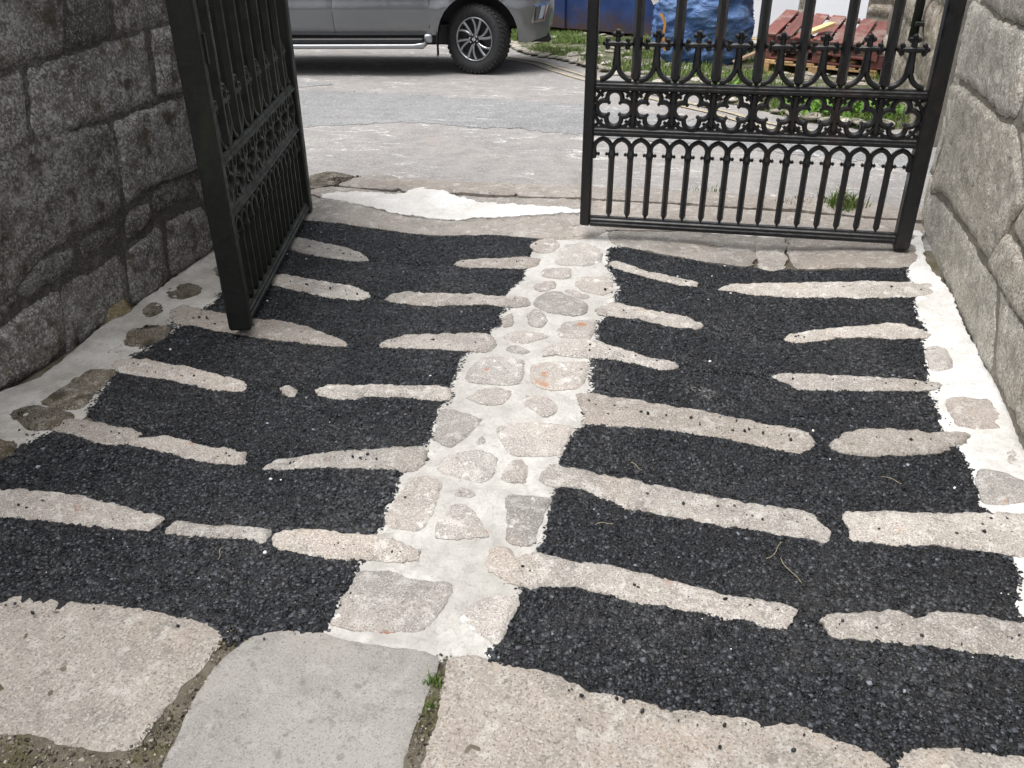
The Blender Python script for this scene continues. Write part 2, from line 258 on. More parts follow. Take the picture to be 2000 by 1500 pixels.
def bevelled(bm, w, seg=1):
    bmesh.ops.bevel(bm, geom=list(bm.edges), offset=w, segments=seg, affect='EDGES', profile=0.6)

def box_obj(name, c, s, m, parent=None, rot=None, bev=0.0):
    bm = bmesh.new()
    add_box(bm, (0, 0, 0), s)
    if bev: bevelled(bm, bev)
    M = Matrix.Translation(c) @ (rot.to_4x4() if rot else Matrix.Identity(4))
    bmesh.ops.transform(bm, matrix=M, verts=bm.verts)
    return obj_bm(name, bm, m, parent)

def sweep(bm, path, w, t, closed=False, prof=None, ends=True):
    """bar along a path in the (x, z) plane; w in the plane, t along y; section is an octagon unless prof is given"""
    P = np.array(path, float)
    n = len(P)
    if prof is None:
        prof = [(-.5, -.25), (-.25, -.5), (.25, -.5), (.5, -.25), (.5, .25), (.25, .5), (-.25, .5), (-.5, .25)]
    rows = []
    for i in range(n):
        if closed:
            tg = P[(i + 1) % n] - P[i - 1]
        else:
            tg = P[min(i + 1, n - 1)] - P[max(i - 1, 0)]
        tg = tg / max(np.linalg.norm(tg), 1e-9)
        nm = np.array([-tg[1], tg[0]])
        ww = w[i] if hasattr(w, '__len__') else w
        tt = t[i] if hasattr(t, '__len__') else t
        rows.append([bm.verts.new((P[i, 0] + nm[0] * a * ww, b * tt, P[i, 1] + nm[1] * a * ww)) for a, b in prof])
    k = len(prof)
    for i in range(n if closed else n - 1):
        A, B = rows[i], rows[(i + 1) % n]
        for j in range(k):
            bm.faces.new((A[j], A[(j + 1) % k], B[(j + 1) % k], B[j]))
    if not closed and ends:
        bm.faces.new(rows[0][::-1]); bm.faces.new(rows[-1])

def arc(cx, cz, r, a0, a1, n):
    return [(cx + r * math.cos(R(a0 + (a1 - a0) * i / n)), cz + r * math.sin(R(a0 + (a1 - a0) * i / n))) for i in range(n + 1)]

# ------------------------------------------------------------------ materials
class NB:
    def __init__(s, name):
        s.m = bpy.data.materials.new(name)
        s.m.use_nodes = True
        s.t = s.m.node_tree
        s.b = s.t.nodes['Principled BSDF']
        s.pos = s.t.nodes.new('ShaderNodeNewGeometry').outputs['Position']
        s.oi = None
    def link(s, a, b): s.t.links.new(a, b)
    def obj_coords(s):
        s.pos = s.t.nodes.new('ShaderNodeTexCoord').outputs['Object']
    def scaled(s, v):
        n = s.t.nodes.new('ShaderNodeMapping'); n.inputs['Scale'].default_value = v
        s.link(s.pos, n.inputs['Vector']); return n.outputs[0]
    def noise(s, scale, detail=4, rough=0.55, vec=None, dist=0.0):
        n = s.t.nodes.new('ShaderNodeTexNoise')
        n.inputs['Scale'].default_value = scale; n.inputs['Detail'].default_value = detail
        n.inputs['Roughness'].default_value = rough; n.inputs['Distortion'].default_value = dist
        s.link(vec or s.pos, n.inputs['Vector']); return n.outputs['Fac']
    def voro(s, scale, out='Distance', feature='F1', vec=None):
        n = s.t.nodes.new('ShaderNodeTexVoronoi'); n.feature = feature
        n.inputs['Scale'].default_value = scale
        s.link(vec or s.pos, n.inputs['Vector']); return n.outputs[out]
    def ramp(s, fac, a, b, ca=0.0, cb=1.0):
        n = s.t.nodes.new('ShaderNodeMapRange'); n.interpolation_type = 'SMOOTHSTEP'
        n.inputs['From Min'].default_value = a; n.inputs['From Max'].default_value = b
        n.inputs['To Min'].default_value = ca; n.inputs['To Max'].default_value = cb
        s.link(fac, n.inputs['Value']); return n.outputs[0]
    def mix(s, fac, a, b):
        n = s.t.nodes.new('ShaderNodeMix'); n.data_type = 'RGBA'
        for v, i in ((fac, 0), (a, 6), (b, 7)):
            if isinstance(v, (int, float)): n.inputs[i].default_value = v
            elif isinstance(v, tuple): n.inputs[i].default_value = (*v, 1)
            else: s.link(v, n.inputs[i])
        return n.outputs[2]
    def math(s, op, a, b=0.0):
        n = s.t.nodes.new('ShaderNodeMath'); n.operation = op
        for v, i in ((a, 0), (b, 1)):
            if isinstance(v, (int, float)): n.inputs[i].default_value = v
            else: s.link(v, n.inputs[i])
        return n.outputs[0]
    def rnd(s):
        if s.oi is None: s.oi = s.t.nodes.new('ShaderNodeObjectInfo').outputs['Random']
        return s.oi
    def value(s, col, fac):
        n = s.t.nodes.new('ShaderNodeHueSaturation')
        s.link(fac, n.inputs['Value']) if not isinstance(fac, (int, float)) else None
        s.link(col, n.inputs['Color']); return n.outputs[0]
    def color(s, c):
        if isinstance(c, tuple): s.b.inputs['Base Color'].default_value = (*c, 1)
        else: s.link(c, s.b.inputs['Base Color'])
    def set(s, **k):
        for a, v in k.items():
            i = s.b.inputs[a.replace('_', ' ')]
            if isinstance(v, (int, float)): i.default_value = v
            else: s.link(v, i)
    def bump(s, h, strength=0.3, dist=0.004, prev=None):
        n = s.t.nodes.new('ShaderNodeBump')
        n.inputs['Strength'].default_value = strength; n.inputs['Distance'].default_value = dist
        s.link(h, n.inputs['Height'])
        if prev is not None: s.link(prev, n.inputs['Normal'])
        s.link(n.outputs[0], s.b.inputs['Normal'])
        return n.outputs[0]

def granite(name, base, dark, light, pink, moss=None, moss_amt=0.0, lichen=0.0, speck=1.0, rough_bump=0.5, white=0.0, var=0.18, coarse=1.0, orange=0.0):
    b = NB(name)
    c = b.mix(b.ramp(b.noise(5, 5), .35, .68), base, dark)
    hue = b.math('FRACT', b.math('MULTIPLY', b.rnd(), 7.31))
    c = b.mix(b.math('MULTIPLY', hue, .55), c, pink)
    c = b.mix(b.ramp(b.noise(2.3, 3), .52, .72, 0, .8), c, pink)
    c = b.mix(b.ramp(b.noise(8.5, 6, .7, None, .5), .52, .68, 0, .55), c, tuple(v * .62 for v in dark))
    crystals = b.noise(170 / coarse, 3, .65)
    c = b.mix(b.ramp(b.noise(17, 5, .65), .52, .66, 0, .55), c, light)
    c = b.mix(b.ramp(crystals, .52, .62, 0, .75 * speck), c, light)
    c = b.mix(b.ramp(b.noise(230 / coarse, 2, .6), .55, .64, 0, .8 * speck), c, tuple(v * .4 for v in dark))
    c = b.mix(b.ramp(b.noise(30, 5, .65), .57, .70, 0, .6), c, tuple(v * .6 for v in dark))
    c = b.mix(b.ramp(b.voro(26), .05, .11, .6 * speck, 0), c, tuple(v * .25 for v in dark))
    if orange:
        c = b.mix(b.ramp(b.noise(7.5, 2, .5), .70, .76, 0, orange), c, (.36, .15, .06))
    if white:
        c = b.mix(b.ramp(b.noise(13, 6, .75), .57, .69, 0, white), c, (.72, .71, .68))
    if lichen:
        v = b.voro(17)
        l = b.math('MULTIPLY', b.ramp(v, .10, .26, 1, 0), b.ramp(b.noise(3.1, 3), .50, .60))
        l = b.math('MULTIPLY', l, b.ramp(b.noise(90, 3), .36, .52))
        c = b.mix(b.math('MULTIPLY', l, lichen * .8), c, (.46, .47, .43))
        f = b.math('MULTIPLY', b.ramp(b.noise(75, 4, .75), .50, .60), b.ramp(b.noise(2.6, 6, .65), .40, .60, .08, 1))
        c = b.mix(b.math('MULTIPLY', f, lichen * .8), c, (.44, .44, .425))
        w = b.math('MULTIPLY', b.ramp(b.noise(5.2, 6, .7), .60, .70), b.ramp(b.noise(60, 4, .7), .44, .58))
        c = b.mix(b.math('MULTIPLY', w, lichen), c, (.58, .58, .56))
        k = b.math('MULTIPLY', b.ramp(b.noise(11, 5, .7), .60, .70), b.ramp(b.noise(48, 4), .40, .56))
        c = b.mix(b.math('MULTIPLY', k, lichen * .8), c, (.03, .029, .027))
        y = b.ramp(b.noise(9, 3), .70, .77)
        c = b.mix(b.math('MULTIPLY', y, lichen * .7), c, (.34, .22, .07))
    if moss:
        c = b.mix(b.ramp(b.noise(11, 5, .65), .5 - moss_amt * .2, .66 - moss_amt * .2, 0, .85), c, moss)
    r = b.rnd()
    c = b.value(c, b.ramp(r, 0, 1, 1 - var, 1 + var))
    b.color(c)
    b.set(Roughness=.88, Specular_IOR_Level=.25)
    n = b.bump(b.noise(26, 6, .7), .9 * rough_bump, .02)
    b.bump(b.noise(120 / coarse, 4, .7), 1.0 * rough_bump, .006, n)
    return b.m

M = {}
M['granite'] = granite('granite', (.37, .347, .318), (.25, .236, .218), (.58, .56, .525), (.385, .33, .28), white=.4, orange=.25, speck=.95)
M['cobble'] = granite('cobble', (.375, .355, .33), (.27, .256, .24), (.57, .555, .525), (.38, .33, .29), white=.9, orange=.7, var=.16, speck=.9)
M['flag'] = granite('flagstone', (.375, .355, .325), (.28, .267, .248), (.55, .53, .495), (.41, .345, .285), speck=.8, coarse=1.4, white=.15, var=.06, rough_bump=.8)
M['flag_smooth'] = granite('smooth_flagstone', (.295, .288, .272), (.225, .22, .21), (.37, .36, .342), (.305, .28, .252), speck=.6, rough_bump=.4, var=.02)
M['sill'] = granite('sill_stone', (.325, .30, .27), (.23, .213, .193), (.52, .50, .465), (.325, .275, .235), white=.5, var=.1, speck=.9)
M['mossy'] = granite('mossy_stone', (.15, .135, .115), (.07, .063, .052), (.34, .32, .28), (.13, .10, .065), moss=(.042, .036, .02), moss_amt=.1, white=.2)
M['wall_dark'] = granite('dark_wall_stone', (.21, .203, .192), (.11, .105, .098), (.50, .495, .48), (.155, .138, .118), moss=(.072, .060, .044), moss_amt=.0, lichen=1.1, coarse=1.9, var=.3, rough_bump=.8)
M['wall_light'] = granite('light_wall_stone', (.49, .465, .41), (.37, .35, .305), (.74, .71, .65), (.46, .41, .33), moss=(.30, .285, .235), moss_amt=-.2, coarse=1.9, var=.08, rough_bump=1.0)
M['outer_stone'] = granite('rubble_stone', (.33, .29, .24), (.20, .18, .15), (.55, .53, .48), (.33, .25, .17), moss=(.14, .13, .09), moss_amt=.1, coarse=2, var=.22, white=.4)

def plain(name, col, rough=.6, metal=0.0, var=0.0, nscale=8, bump=0.0, bscale=60, spec=.4, coat=0.0):
    b = NB(name); b.obj_coords()
    if var:
        b.color(b.mix(b.ramp(b.noise(nscale, 5), .35, .7), tuple(v * (1 - var) for v in col), tuple(min(1, v * (1 + var)) for v in col)))
    else:
        b.color(col)
    b.set(Roughness=rough, Metallic=metal, Specular_IOR_Level=spec, Coat_Weight=coat)
    if bump: b.bump(b.noise(bscale, 4), bump, .01)
    return b.m

def mortar_mat(name, white, grey):
    b = NB(name)
    c = b.mix(b.ramp(b.noise(4.5, 5, .6), .38, .66), white, grey)
    c = b.mix(b.ramp(b.noise(26, 5, .7), .56, .74, 0, .5), c, tuple(v * .8 for v in grey))
    c = b.mix(b.ramp(b.noise(13, 3, .6), .70, .80, 0, .5), c, (.50, .40, .30))
    c = b.mix(b.ramp(b.voro(40), .06, .13, .6, 0), c, (.35, .34, .32))
    c = b.mix(b.ramp(b.noise(70, 5, .75), .50, .66, 0, .45), c, tuple(v * .72 for v in grey))
    c = b.mix(b.ramp(b.noise(9, 7, .75, None, .8), .55, .70, 0, .5), c, tuple(v * .70 for v in grey))
    b.color(c); b.set(Roughness=.92, Specular_IOR_Level=.2)
    n = b.bump(b.noise(22, 6, .72, None, .6), 1.0, .016)
    b.bump(b.noise(160, 3), .5, .003, n)
    return b.m
M['mortar'] = mortar_mat('white_mortar', (.57, .56, .53), (.45, .437, .41))
M['mortar_dirty'] = mortar_mat('dirty_mortar', (.55, .54, .51), (.38, .36, .33))
M['mortar_edge'] = mortar_mat('bright_mortar', (.74, .735, .72), (.64, .625, .59))
M['wall_mortar'] = granite('old_joint', (.10, .094, .085), (.06, .056, .05), (.26, .25, .235), (.12, .105, .09), lichen=.3)
M['wall_mortar_light'] = granite('pale_joint', (.30, .28, .24), (.19, .18, .15), (.40, .38, .34), (.25, .22, .17))

b = NB('tarmac')
c = b.mix(b.ramp(b.noise(3.2, 4), .42, .70), (.013, .0135, .0155), (.024, .0245, .026))
b.color(c); b.set(Roughness=.6, Specular_IOR_Level=.3)
n = b.bump(b.voro(150), .9, .006)
M['tarmac'] = b.m

b = NB('tarmac_chippings')
at = b.t.nodes.new('ShaderNodeAttribute'); at.attribute_name = 'tone'
dust = b.math('MULTIPLY', b.ramp(b.noise(2.6, 6, .7), .44, .64), b.ramp(b.noise(45, 4), .38, .62))
c = b.mix(b.math('MULTIPLY', dust, .45), at.outputs['Color'], (.095, .096, .097))
c = b.mix(b.math('MULTIPLY', b.ramp(b.noise(5.5, 4, .6), .69, .78), b.ramp(b.noise(60, 4), .42, .58, 0, .5)), c, (.40, .39, .37))
b.color(c); b.set(Roughness=b.ramp(b.noise(60, 2), .3, .7, .3, .6), Specular_IOR_Level=.32)
M['chip'] = b.m

b = NB('soil')
c = b.mix(b.ramp(b.noise(9, 6, .7), .35, .68), (.20, .18, .14), (.10, .088, .066))
c = b.mix(b.ramp(b.noise(6, 5, .6), .54, .66, 0, .6), c, (.09, .085, .035))
c = b.mix(b.ramp(b.noise(120, 3), .58, .68, 0, .6), c, (.30, .27, .22))
b.color(c); b.set(Roughness=.95, Specular_IOR_Level=.15)
b.bump(b.noise(90, 6, .7), .9, .015)
M['soil'] = b.m

def road(name, a, bcol, streak, speck):
    b = NB(name)
    c = b.mix(b.ramp(b.noise(1.3, 5, .6), .35, .68), a, bcol)
    c = b.mix(b.ramp(b.noise(7, 6, .7), .42, .66, 0, .6), c, tuple(v * .72 for v in bcol))
    c = b.mix(b.ramp(b.noise(60, 4, .75), .50, .66, 0, speck * 1.5), c, tuple(min(1, v * 1.75) for v in a))
    c = b.mix(b.ramp(b.noise(130, 3, .7), .56, .68, 0, .7), c, tuple(v * .4 for v in a))
    c = b.mix(b.ramp(b.noise(4, 5, .7), .60, .74, 0, .35), c, (.33, .25, .21))
    st = b.scaled((1.0, 2.3, 1))
    k = b.math('MULTIPLY', b.ramp(b.noise(1.1, 4, .6), .42, .55), b.math('MULTIPLY', b.ramp(b.noise(3.1, 8, .85, st, 1.2), .545, .60), b.ramp(b.noise(46, 5, .8), .40, .56)))
    c = b.mix(b.math('MULTIPLY', k, streak), c, (.74, .73, .70))
    c = b.mix(b.ramp(b.voro(7.5), .012, .03, .8, 0), c, (.03, .028, .026))
    b.color(c); b.set(Roughness=.9, Specular_IOR_Level=.25)
    b.bump(b.noise(140, 5, .7), .6, .006)
    return b.m
M['road'] = road('road_surface', (.295, .282, .270), (.25, .241, .232), .95, .4)
M['road_patch'] = road('road_patch', (.24, .242, .243), (.205, .208, .211), .6, .7)

def iron(name, base, rust, rust_amt, dust, dust_amt, rough):
    b = NB(name)
    c = b.mix(b.ramp(b.noise(7, 5, .65, b.scaled((1, 1, .35))), .5, .72, 0, rust_amt), base, rust)
    g = b.t.nodes.new('ShaderNodeNewGeometry')
    sep = b.t.nodes.new('ShaderNodeSeparateXYZ'); b.link(g.outputs['Normal'], sep.inputs[0])
    d = b.math('MULTIPLY', b.ramp(b.noise(35, 5, .7), .42, .66), b.ramp(sep.outputs['Z'], .2, .9, .12, 1))
    c = b.mix(b.math('MULTIPLY', d, dust_amt), c, dust)
    b.color(c); b.set(Roughness=b.ramp(b.noise(18, 4), .3, .7, rough, rough + .25), Specular_IOR_Level=.5)
    b.bump(b.noise(70, 5, .65), .35, .004)
    return b.m
M['iron'] = iron('black_iron_paint', (.0055, .006, .0072), (.03, .018, .012), .5, (.085, .085, .09), .45, .26)
M['iron_old'] = iron('weathered_iron_paint', (.004, .0062, .0048), (.016, .020, .009), .8, (.075, .09, .068), .45, .5)
M['chrome_iron'] = plain('worn_steel', (.4, .4, .42), .3, 1)

# ================================================================== the path between the walls
def sheet(name, x0, x1, y0, y1, nx, ny, dz, m, parent=None, amp=0.0, f=6):
    xs = np.linspace(x0, x1, nx); ys = np.linspace(y0, y1, ny)
    gx, gy = np.meshgrid(xs, ys)
    z = ground(gx, gy) + dz + amp * fbm(gx * f, gy * f, 4, 3) + (.013 * (1 - sm(-2.99, -2.93, gy)) if name == 'path' else 0)
    V = np.stack([gx.ravel(), gy.ravel(), z.ravel()], 1)
    F = [(j * nx + i, j * nx + i + 1, (j + 1) * nx + i + 1, (j + 1) * nx + i) for j in range(ny - 1) for i in range(nx - 1)]
    return mesh_np(name, V, F, m, parent, True)

path = sheet('path', -1.95, 1.9, -6.5, 0.12, 150, 260, -0.011, M['soil'], amp=.006, f=11)
tag(path, 'stone and tarmac path running down the middle between the two walls', kind='structure')

def mortar_h(amp=.004):
    return lambda x, y, d: -0.010 + 0.010 * (1 - np.exp(-d / .012)) + amp * fbm(x * 7, y * 7, 4, 21) + .002 * fbm(x * 40, y * 40, 3, 8)
ch = relief('mortar_channel', pts(MORTAR['channel']), .022, mortar_h(), on_ground(.006), M['mortar'], path, .02, .012, 5)
ch['label'] = 'white mortar spine set with rubble cobbles down the centre'
def fillet_h(xw, sgn):
    def f(x, y, d):
        rise = np.clip(1 - np.abs(x - xw) / .16, 0, 1) ** 2 * .022
        return -0.006 + 0.010 * (1 - np.exp(-d / .012)) + rise + .004 * fbm(x * 8, y * 8, 4, 31)
    return f
fl = relief('mortar_fillet', pts(MORTAR['left']), .024, fillet_h(-1.79, 1), on_ground(.003), M['mortar_dirty'], path, .02, .012, 6)
fr = relief('mortar_fillet', pts(MORTAR['right']), .024, fillet_h(1.75, -1), on_ground(.003), M['mortar_edge'], path, .02, .012, 7)

def stone_h(H, r, amp, seed, f=9, tilt=0.0):
    def h(x, y, d):
        e = 1 - np.exp(-(d / r) ** 1.15)
        return H * e + e * (amp * fbm(x * f + seed, y * f, 4, seed) + amp * .45 * fbm(x * f * 5, y * f * 5, 3, seed + 9)) + tilt * e * vnoise(x * 2.2 + seed, y * 2.2, seed)
    return h
stone_polys = []
def grow(p, k):
    c = np.mean(p, 0)
    return [tuple(c + (np.array(q) - c) * k) for q in p]
for i, s in enumerate(GRIP):
    p = pts(s); stone_polys.append(p)
    relief('grip_stone', p, .011, stone_h(.009, .005, .0085, i + 1, 18, .005), on_ground(.009), M['granite'], path, .04, .011, i, step=.007)
for i, s in enumerate(COBBLE):
    p = grow(pts(s), 1.07); stone_polys.append(p)
    relief('cobble', p, .011, stone_h(.007, .004, .006, i + 60, 16, .003), on_ground(.008), M['cobble'], path, .04, .007, i + 40, step=.007)
for i, s in enumerate(MOSSY):
    p = grow(pts(s), 1.16); stone_polys.append(p)
    relief('cobble', p, .012, stone_h(.012, .006, .016, i + 90, 20), on_ground(.006), M['mossy'], path, .04, .009, i + 70)
for i, s in enumerate(RIGHT_EDGE):
    p = pts(s); stone_polys.append(p)
    relief('cobble', p, .012, stone_h(.014, .006, .008, i + 110, 14), on_ground(.008), M['cobble'], path, .04, .007, i + 80)
for i, s in enumerate(FLAG):
    p = pts(s); stone_polys.append(p)
    m = M['flag_smooth'] if i == 1 else M['flag']
    o = relief('flagstone', p, .016, stone_h(.007, .010, .004 if i == 1 else .011, i + 130, 15, .005), on_ground(.004), m, path, .06, .004 if i == 1 else .009, i + 90, step=.01)
    if i == 1: o['label'] = 'smooth grey flagstone'
# further slabs just outside the picture, towards the viewer
y = -3.42
k = 0
for row in range(5):
    x = -1.75
    y1 = y - .62
    while x < 1.6:
        w = .55 + .3 * random.random()
        x1 = min(x + w, 1.72)
        yy = min(y, -3.62 if x1 < .35 else -3.20) if row == 0 else y
        if x < -1.2 and row == 0: yy = -3.05
        if x > .30 and row == 0 and x < 1.25: yy = -3.42
        relief('flagstone', [(x + .02, yy - .02), (x1 - .02, yy - .03), (x1 - .02, y1 + .02), (x + .02, y1 + .03)], .05, stone_h(.026, .016, .006, k + 160, 6), on_ground(-.004), M['flag'], path, .06, .008, k + 100)
        x = x1; k += 1
    y = y1

# ------------------------------------------------------------------ tarmac bands and their chippings
def chips_mesh(P, Z, size, rng, tone, near=True, sink=.35, flat=0.0):
    """P (n,2) places, one angular stone each, in one mesh with a colour per stone"""
    n = len(P)
    if near:
        t = (1 + 5 ** .5) / 2
        B = np.array([(-1, t, 0), (1, t, 0), (-1, -t, 0), (1, -t, 0), (0, -1, t), (0, 1, t), (0, -1, -t), (0, 1, -t), (t, 0, -1), (t, 0, 1), (-t, 0, -1), (-t, 0, 1)], float) / 1.9
        F = np.array([(0, 11, 5), (0, 5, 1), (0, 1, 7), (0, 7, 10), (0, 10, 11), (1, 5, 9), (5, 11, 4), (11, 10, 2), (10, 7, 6), (7, 1, 8), (3, 9, 4), (3, 4, 2), (3, 2, 6), (3, 6, 8), (3, 8, 9), (4, 9, 5), (2, 4, 11), (6, 2, 10), (8, 6, 7), (9, 8, 1)])
    else:
        B = np.array([(-1, -1, -.8), (1, -1, -.8), (1, 1, -.8), (-1, 1, -.8), (-.6, -.6, 1), (.6, -.6, 1), (.6, .6, 1), (-.6, .6, 1)], float) * .8
        F = np.array([(4, 5, 6), (4, 6, 7), (0, 1, 5), (0, 5, 4), (1, 2, 6), (1, 6, 5), (2, 3, 7), (2, 7, 6), (3, 0, 4), (3, 4, 7)])
    nb = len(B)
    V = np.repeat(B[None], n, 0) * (1 + (.32 if near else .7) * (rng.random((n, nb, 3)) - .5))
    s = size * (.45 + 1.3 * rng.random(n) ** 2.6)
    ax = s[:, None] * (1 + .5 * (rng.random((n, 3)) - .5))
    V *= ax[:, None, :] * np.array([1, 1, .75])
    q = rng.normal(size=(n, 4)); q[:, 1:3] *= .6
    q /= np.linalg.norm(q, axis=1)[:, None]
    w, x, y, z = q.T
    Rm = np.stack([1 - 2 * (y * y + z * z), 2 * (x * y - z * w), 2 * (x * z + y * w), 2 * (x * y + z * w), 1 - 2 * (x * x + z * z), 2 * (y * z - x * w), 2 * (x * z - y * w), 2 * (y * z + x * w), 1 - 2 * (x * x + y * y)], 1).reshape(n, 3, 3)
    V = np.einsum('nij,nkj->nki', Rm, V)
    V[:, :, 0] += P[:, 0, None]; V[:, :, 1] += P[:, 1, None]; V[:, :, 2] += (Z + s * (.8 - sink * 2) * .75)[:, None]
    if flat:
        V[:, :, 2] = np.minimum(V[:, :, 2], (Z + flat * (.7 + .5 * rng.random(n)))[:, None] + .0006 * rng.random((n, nb)))
    FF = (F[None] + (np.arange(n) * nb)[:, None, None]).reshape(-1, 3)
    me = bpy.data.meshes.new('chippings')
    nv, nf = n * nb, len(FF)
    me.vertices.add(nv); me.vertices.foreach_set('co', V.reshape(-1))
    me.loops.add(nf * 3); me.loops.foreach_set('vertex_index', FF.reshape(-1).astype(np.int32))
    me.polygons.add(nf); me.polygons.foreach_set('loop_start', np.arange(0, nf * 3, 3, dtype=np.int32))
    me.update(calc_edges=True)
    a = me.attributes.new('tone', 'FLOAT_COLOR', 'POINT')
    a.data.foreach_set('color', np.repeat(tone(n, rng), nb, 0).reshape(-1))
    return me

def tar_tone(n, rng):
    v = .009 + .030 * rng.random(n) ** 1.7
    v = np.where(rng.random(n) < .09, .035 + .06 * rng.random(n), v)
    v = np.where(rng.random(n) < .002, .15 + .15 * rng.random(n), v)
    return np.stack([v * .90, v * .99, v * 1.16, np.ones(n)], 1)

def sample_poly(p, density, rng):
    p = np.array(p); lo, hi = p.min(0), p.max(0)
    n = int((hi[0] - lo[0]) * (hi[1] - lo[1]) * density)
    P = lo + rng.random((n, 2)) * (hi - lo)
    return P[inside(P, p)]

tar_polys = []
for i, s in enumerate(TARMAC):
    p = pts(s)
    def th(x, y, d, i=i):
        return -.004 + .008 * (1 - np.exp(-d / .02)) + .006 * fbm(x * 4, y * 4, 3, 40) + .002 * fbm(x * 30, y * 30, 2, 41)
    o = relief('tarmac_band', p, .026, th, on_ground(.004), M['tarmac'], path, .02, .010, i + 200)
    sp = smooth_outline(p, .02, .010, i + 200)
    tar_polys.append(sp)
    P = sample_poly(sp, 25000, RNG)
    # none inside the stones that stand through the tarmac
    keep = np.ones(len(P), bool)
    lo, hi = sp.min(0), sp.max(0)
    for q in stone_polys:
        q = np.array(q)
        if (q.max(0) < lo).any() or (q.min(0) > hi).any(): continue
        ins = inside(P, q)
        if ins.any():
            dd = edge_dist(P[ins], q)
            k2 = dd < .002 + .013 * RNG.random(len(dd)) ** 3
            idx = np.where(ins)[0]; keep[idx[~k2]] = False
    P = P[keep]
    e = edge_dist(P, sp)
    P = P + RNG.normal(size=P.shape) * np.where(e < .015, .005, 0.0)[:, None]
    Z = ground(P[:, 0], P[:, 1]) + .004 + th(P[:, 0], P[:, 1], np.minimum(e + .005, 1))
    near = P[:, 1].mean() < -2.45
    me = chips_mesh(P, Z, .0052 if near else .0046, RNG, tar_tone, False, .32, .0028)
    c = link('chippings', me, M['chip'], o)
    c['kind'] = 'stuff'

# loose chippings kicked over the stones and the mortar, and white mortar crumbs
def surf_z(P):
    z = ground(P[:, 0], P[:, 1]) + .002
    for q in stone_polys:
        q = np.array(q)
        ins = inside(P, q)
        if ins.any():
            dd = edge_dist(P[ins], q)
            z[ins] = ground(P[ins, 0], P[ins, 1]) + .016 * (1 - np.exp(-dd / .02)) + .001
    return z
allp = []
for sp in tar_polys:
    n = 95
    idx = RNG.integers(0, len(sp), n)
    allp.append(sp[idx] + RNG.normal(size=(n, 2)) * np.where(RNG.random(n) < .8, .012, .06)[:, None])
ext = np.stack([RNG.uniform(-1.7, 1.7, 90), RNG.uniform(-3.0, .6, 90)], 1)
P = np.concatenate(allp + [ext])
P = P[(P[:, 0] > -1.72) & (P[:, 0] < 1.68)]
me = chips_mesh(P, surf_z(P), .0038, RNG, lambda n, r: tar_tone(n, r) * np.array([.8, .8, .8, 1]), True, .15)
o = link('loose_chippings', me, M['chip'])
tag(o, 'loose black chippings scattered over the stones and mortar', kind='stuff')
P = np.concatenate([sample_poly(sp, 12 if sp[:, 0].mean() < 0 else 9, RNG) for sp in tar_polys])
m_crumb = plain('mortar_crumb', (.72, .71, .68), .9)
me = chips_mesh(P, ground(P[:, 0], P[:, 1]) + .009, .0045, RNG, lambda n, r: np.ones((n, 4)), True, .25)
o = link('mortar_crumbs', me, m_crumb)
tag(o, 'white crumbs of mortar dropped on the black tarmac', kind='stuff')

b = NB('soil_crumb')
at = b.t.nodes.new('ShaderNodeAttribute'); at.attribute_name = 'tone'
b.color(at.outputs['Color']); b.set(Roughness=.95, Specular_IOR_Level=.1)
M['crumb'] = b.m
P = sample_poly([(-1.62, -2.6), (-1.42, -2.6), (-1.36, -1.6), (-1.42, -1.2), (-1.60, -1.3)], 6500, RNG)
P = P[fbm(P[:, 0] * 7, P[:, 1] * 7, 3, 88) > .05]
o = link('dirt_crumbs', chips_mesh(P, surf_z(P) + .001, .0034, RNG, lambda n, r: np.concatenate([np.outer(.02 + .10 * r.random(n) ** 2, (1, .85, .68)), np.ones((n, 1))], 1), False, .2), M['crumb'])
tag(o, 'dark dirt and moss crumbs along the foot of the left wall', kind='stuff')
# moss and short grass in the joints between the flagstones
def blades(name, P, Z, h, w, m, parent=None, rng=RNG, lean=.6):
    n = len(P)
    a = rng.random(n) * 6.283; hh = h * (.4 + .9 * rng.random(n)); ww = w * (.6 + .8 * rng.random(n))
    dx, dy = np.cos(a), np.sin(a)
    L = lean * hh * (rng.random(n) + .2); b = rng.random(n) * 6.283
    lx, ly = np.cos(b) * L, np.sin(b) * L
    p0 = np.stack([P[:, 0] - dx * ww, P[:, 1] - dy * ww, Z], 1)
    p1 = np.stack([P[:, 0] + dx * ww, P[:, 1] + dy * ww, Z], 1)
    p2 = np.stack([P[:, 0] + dx * ww * .7 + lx * .4, P[:, 1] + dy * ww * .7 + ly * .4, Z + hh * .6], 1)
    p3 = np.stack([P[:, 0] - dx * ww * .7 + lx * .4, P[:, 1] - dy * ww * .7 + ly * .4, Z + hh * .6], 1)
    p4 = np.stack([P[:, 0] + lx, P[:, 1] + ly, Z + hh], 1)
    V = np.stack([p0, p1, p2, p3, p4], 1).reshape(-1, 3)
    k = np.arange(n) * 5
    F = [(int(i), int(i) + 1, int(i) + 2, int(i) + 3) for i in k] + [(int(i) + 3, int(i) + 2, int(i) + 4) for i in k]
    return mesh_np(name, V, F, m, parent)

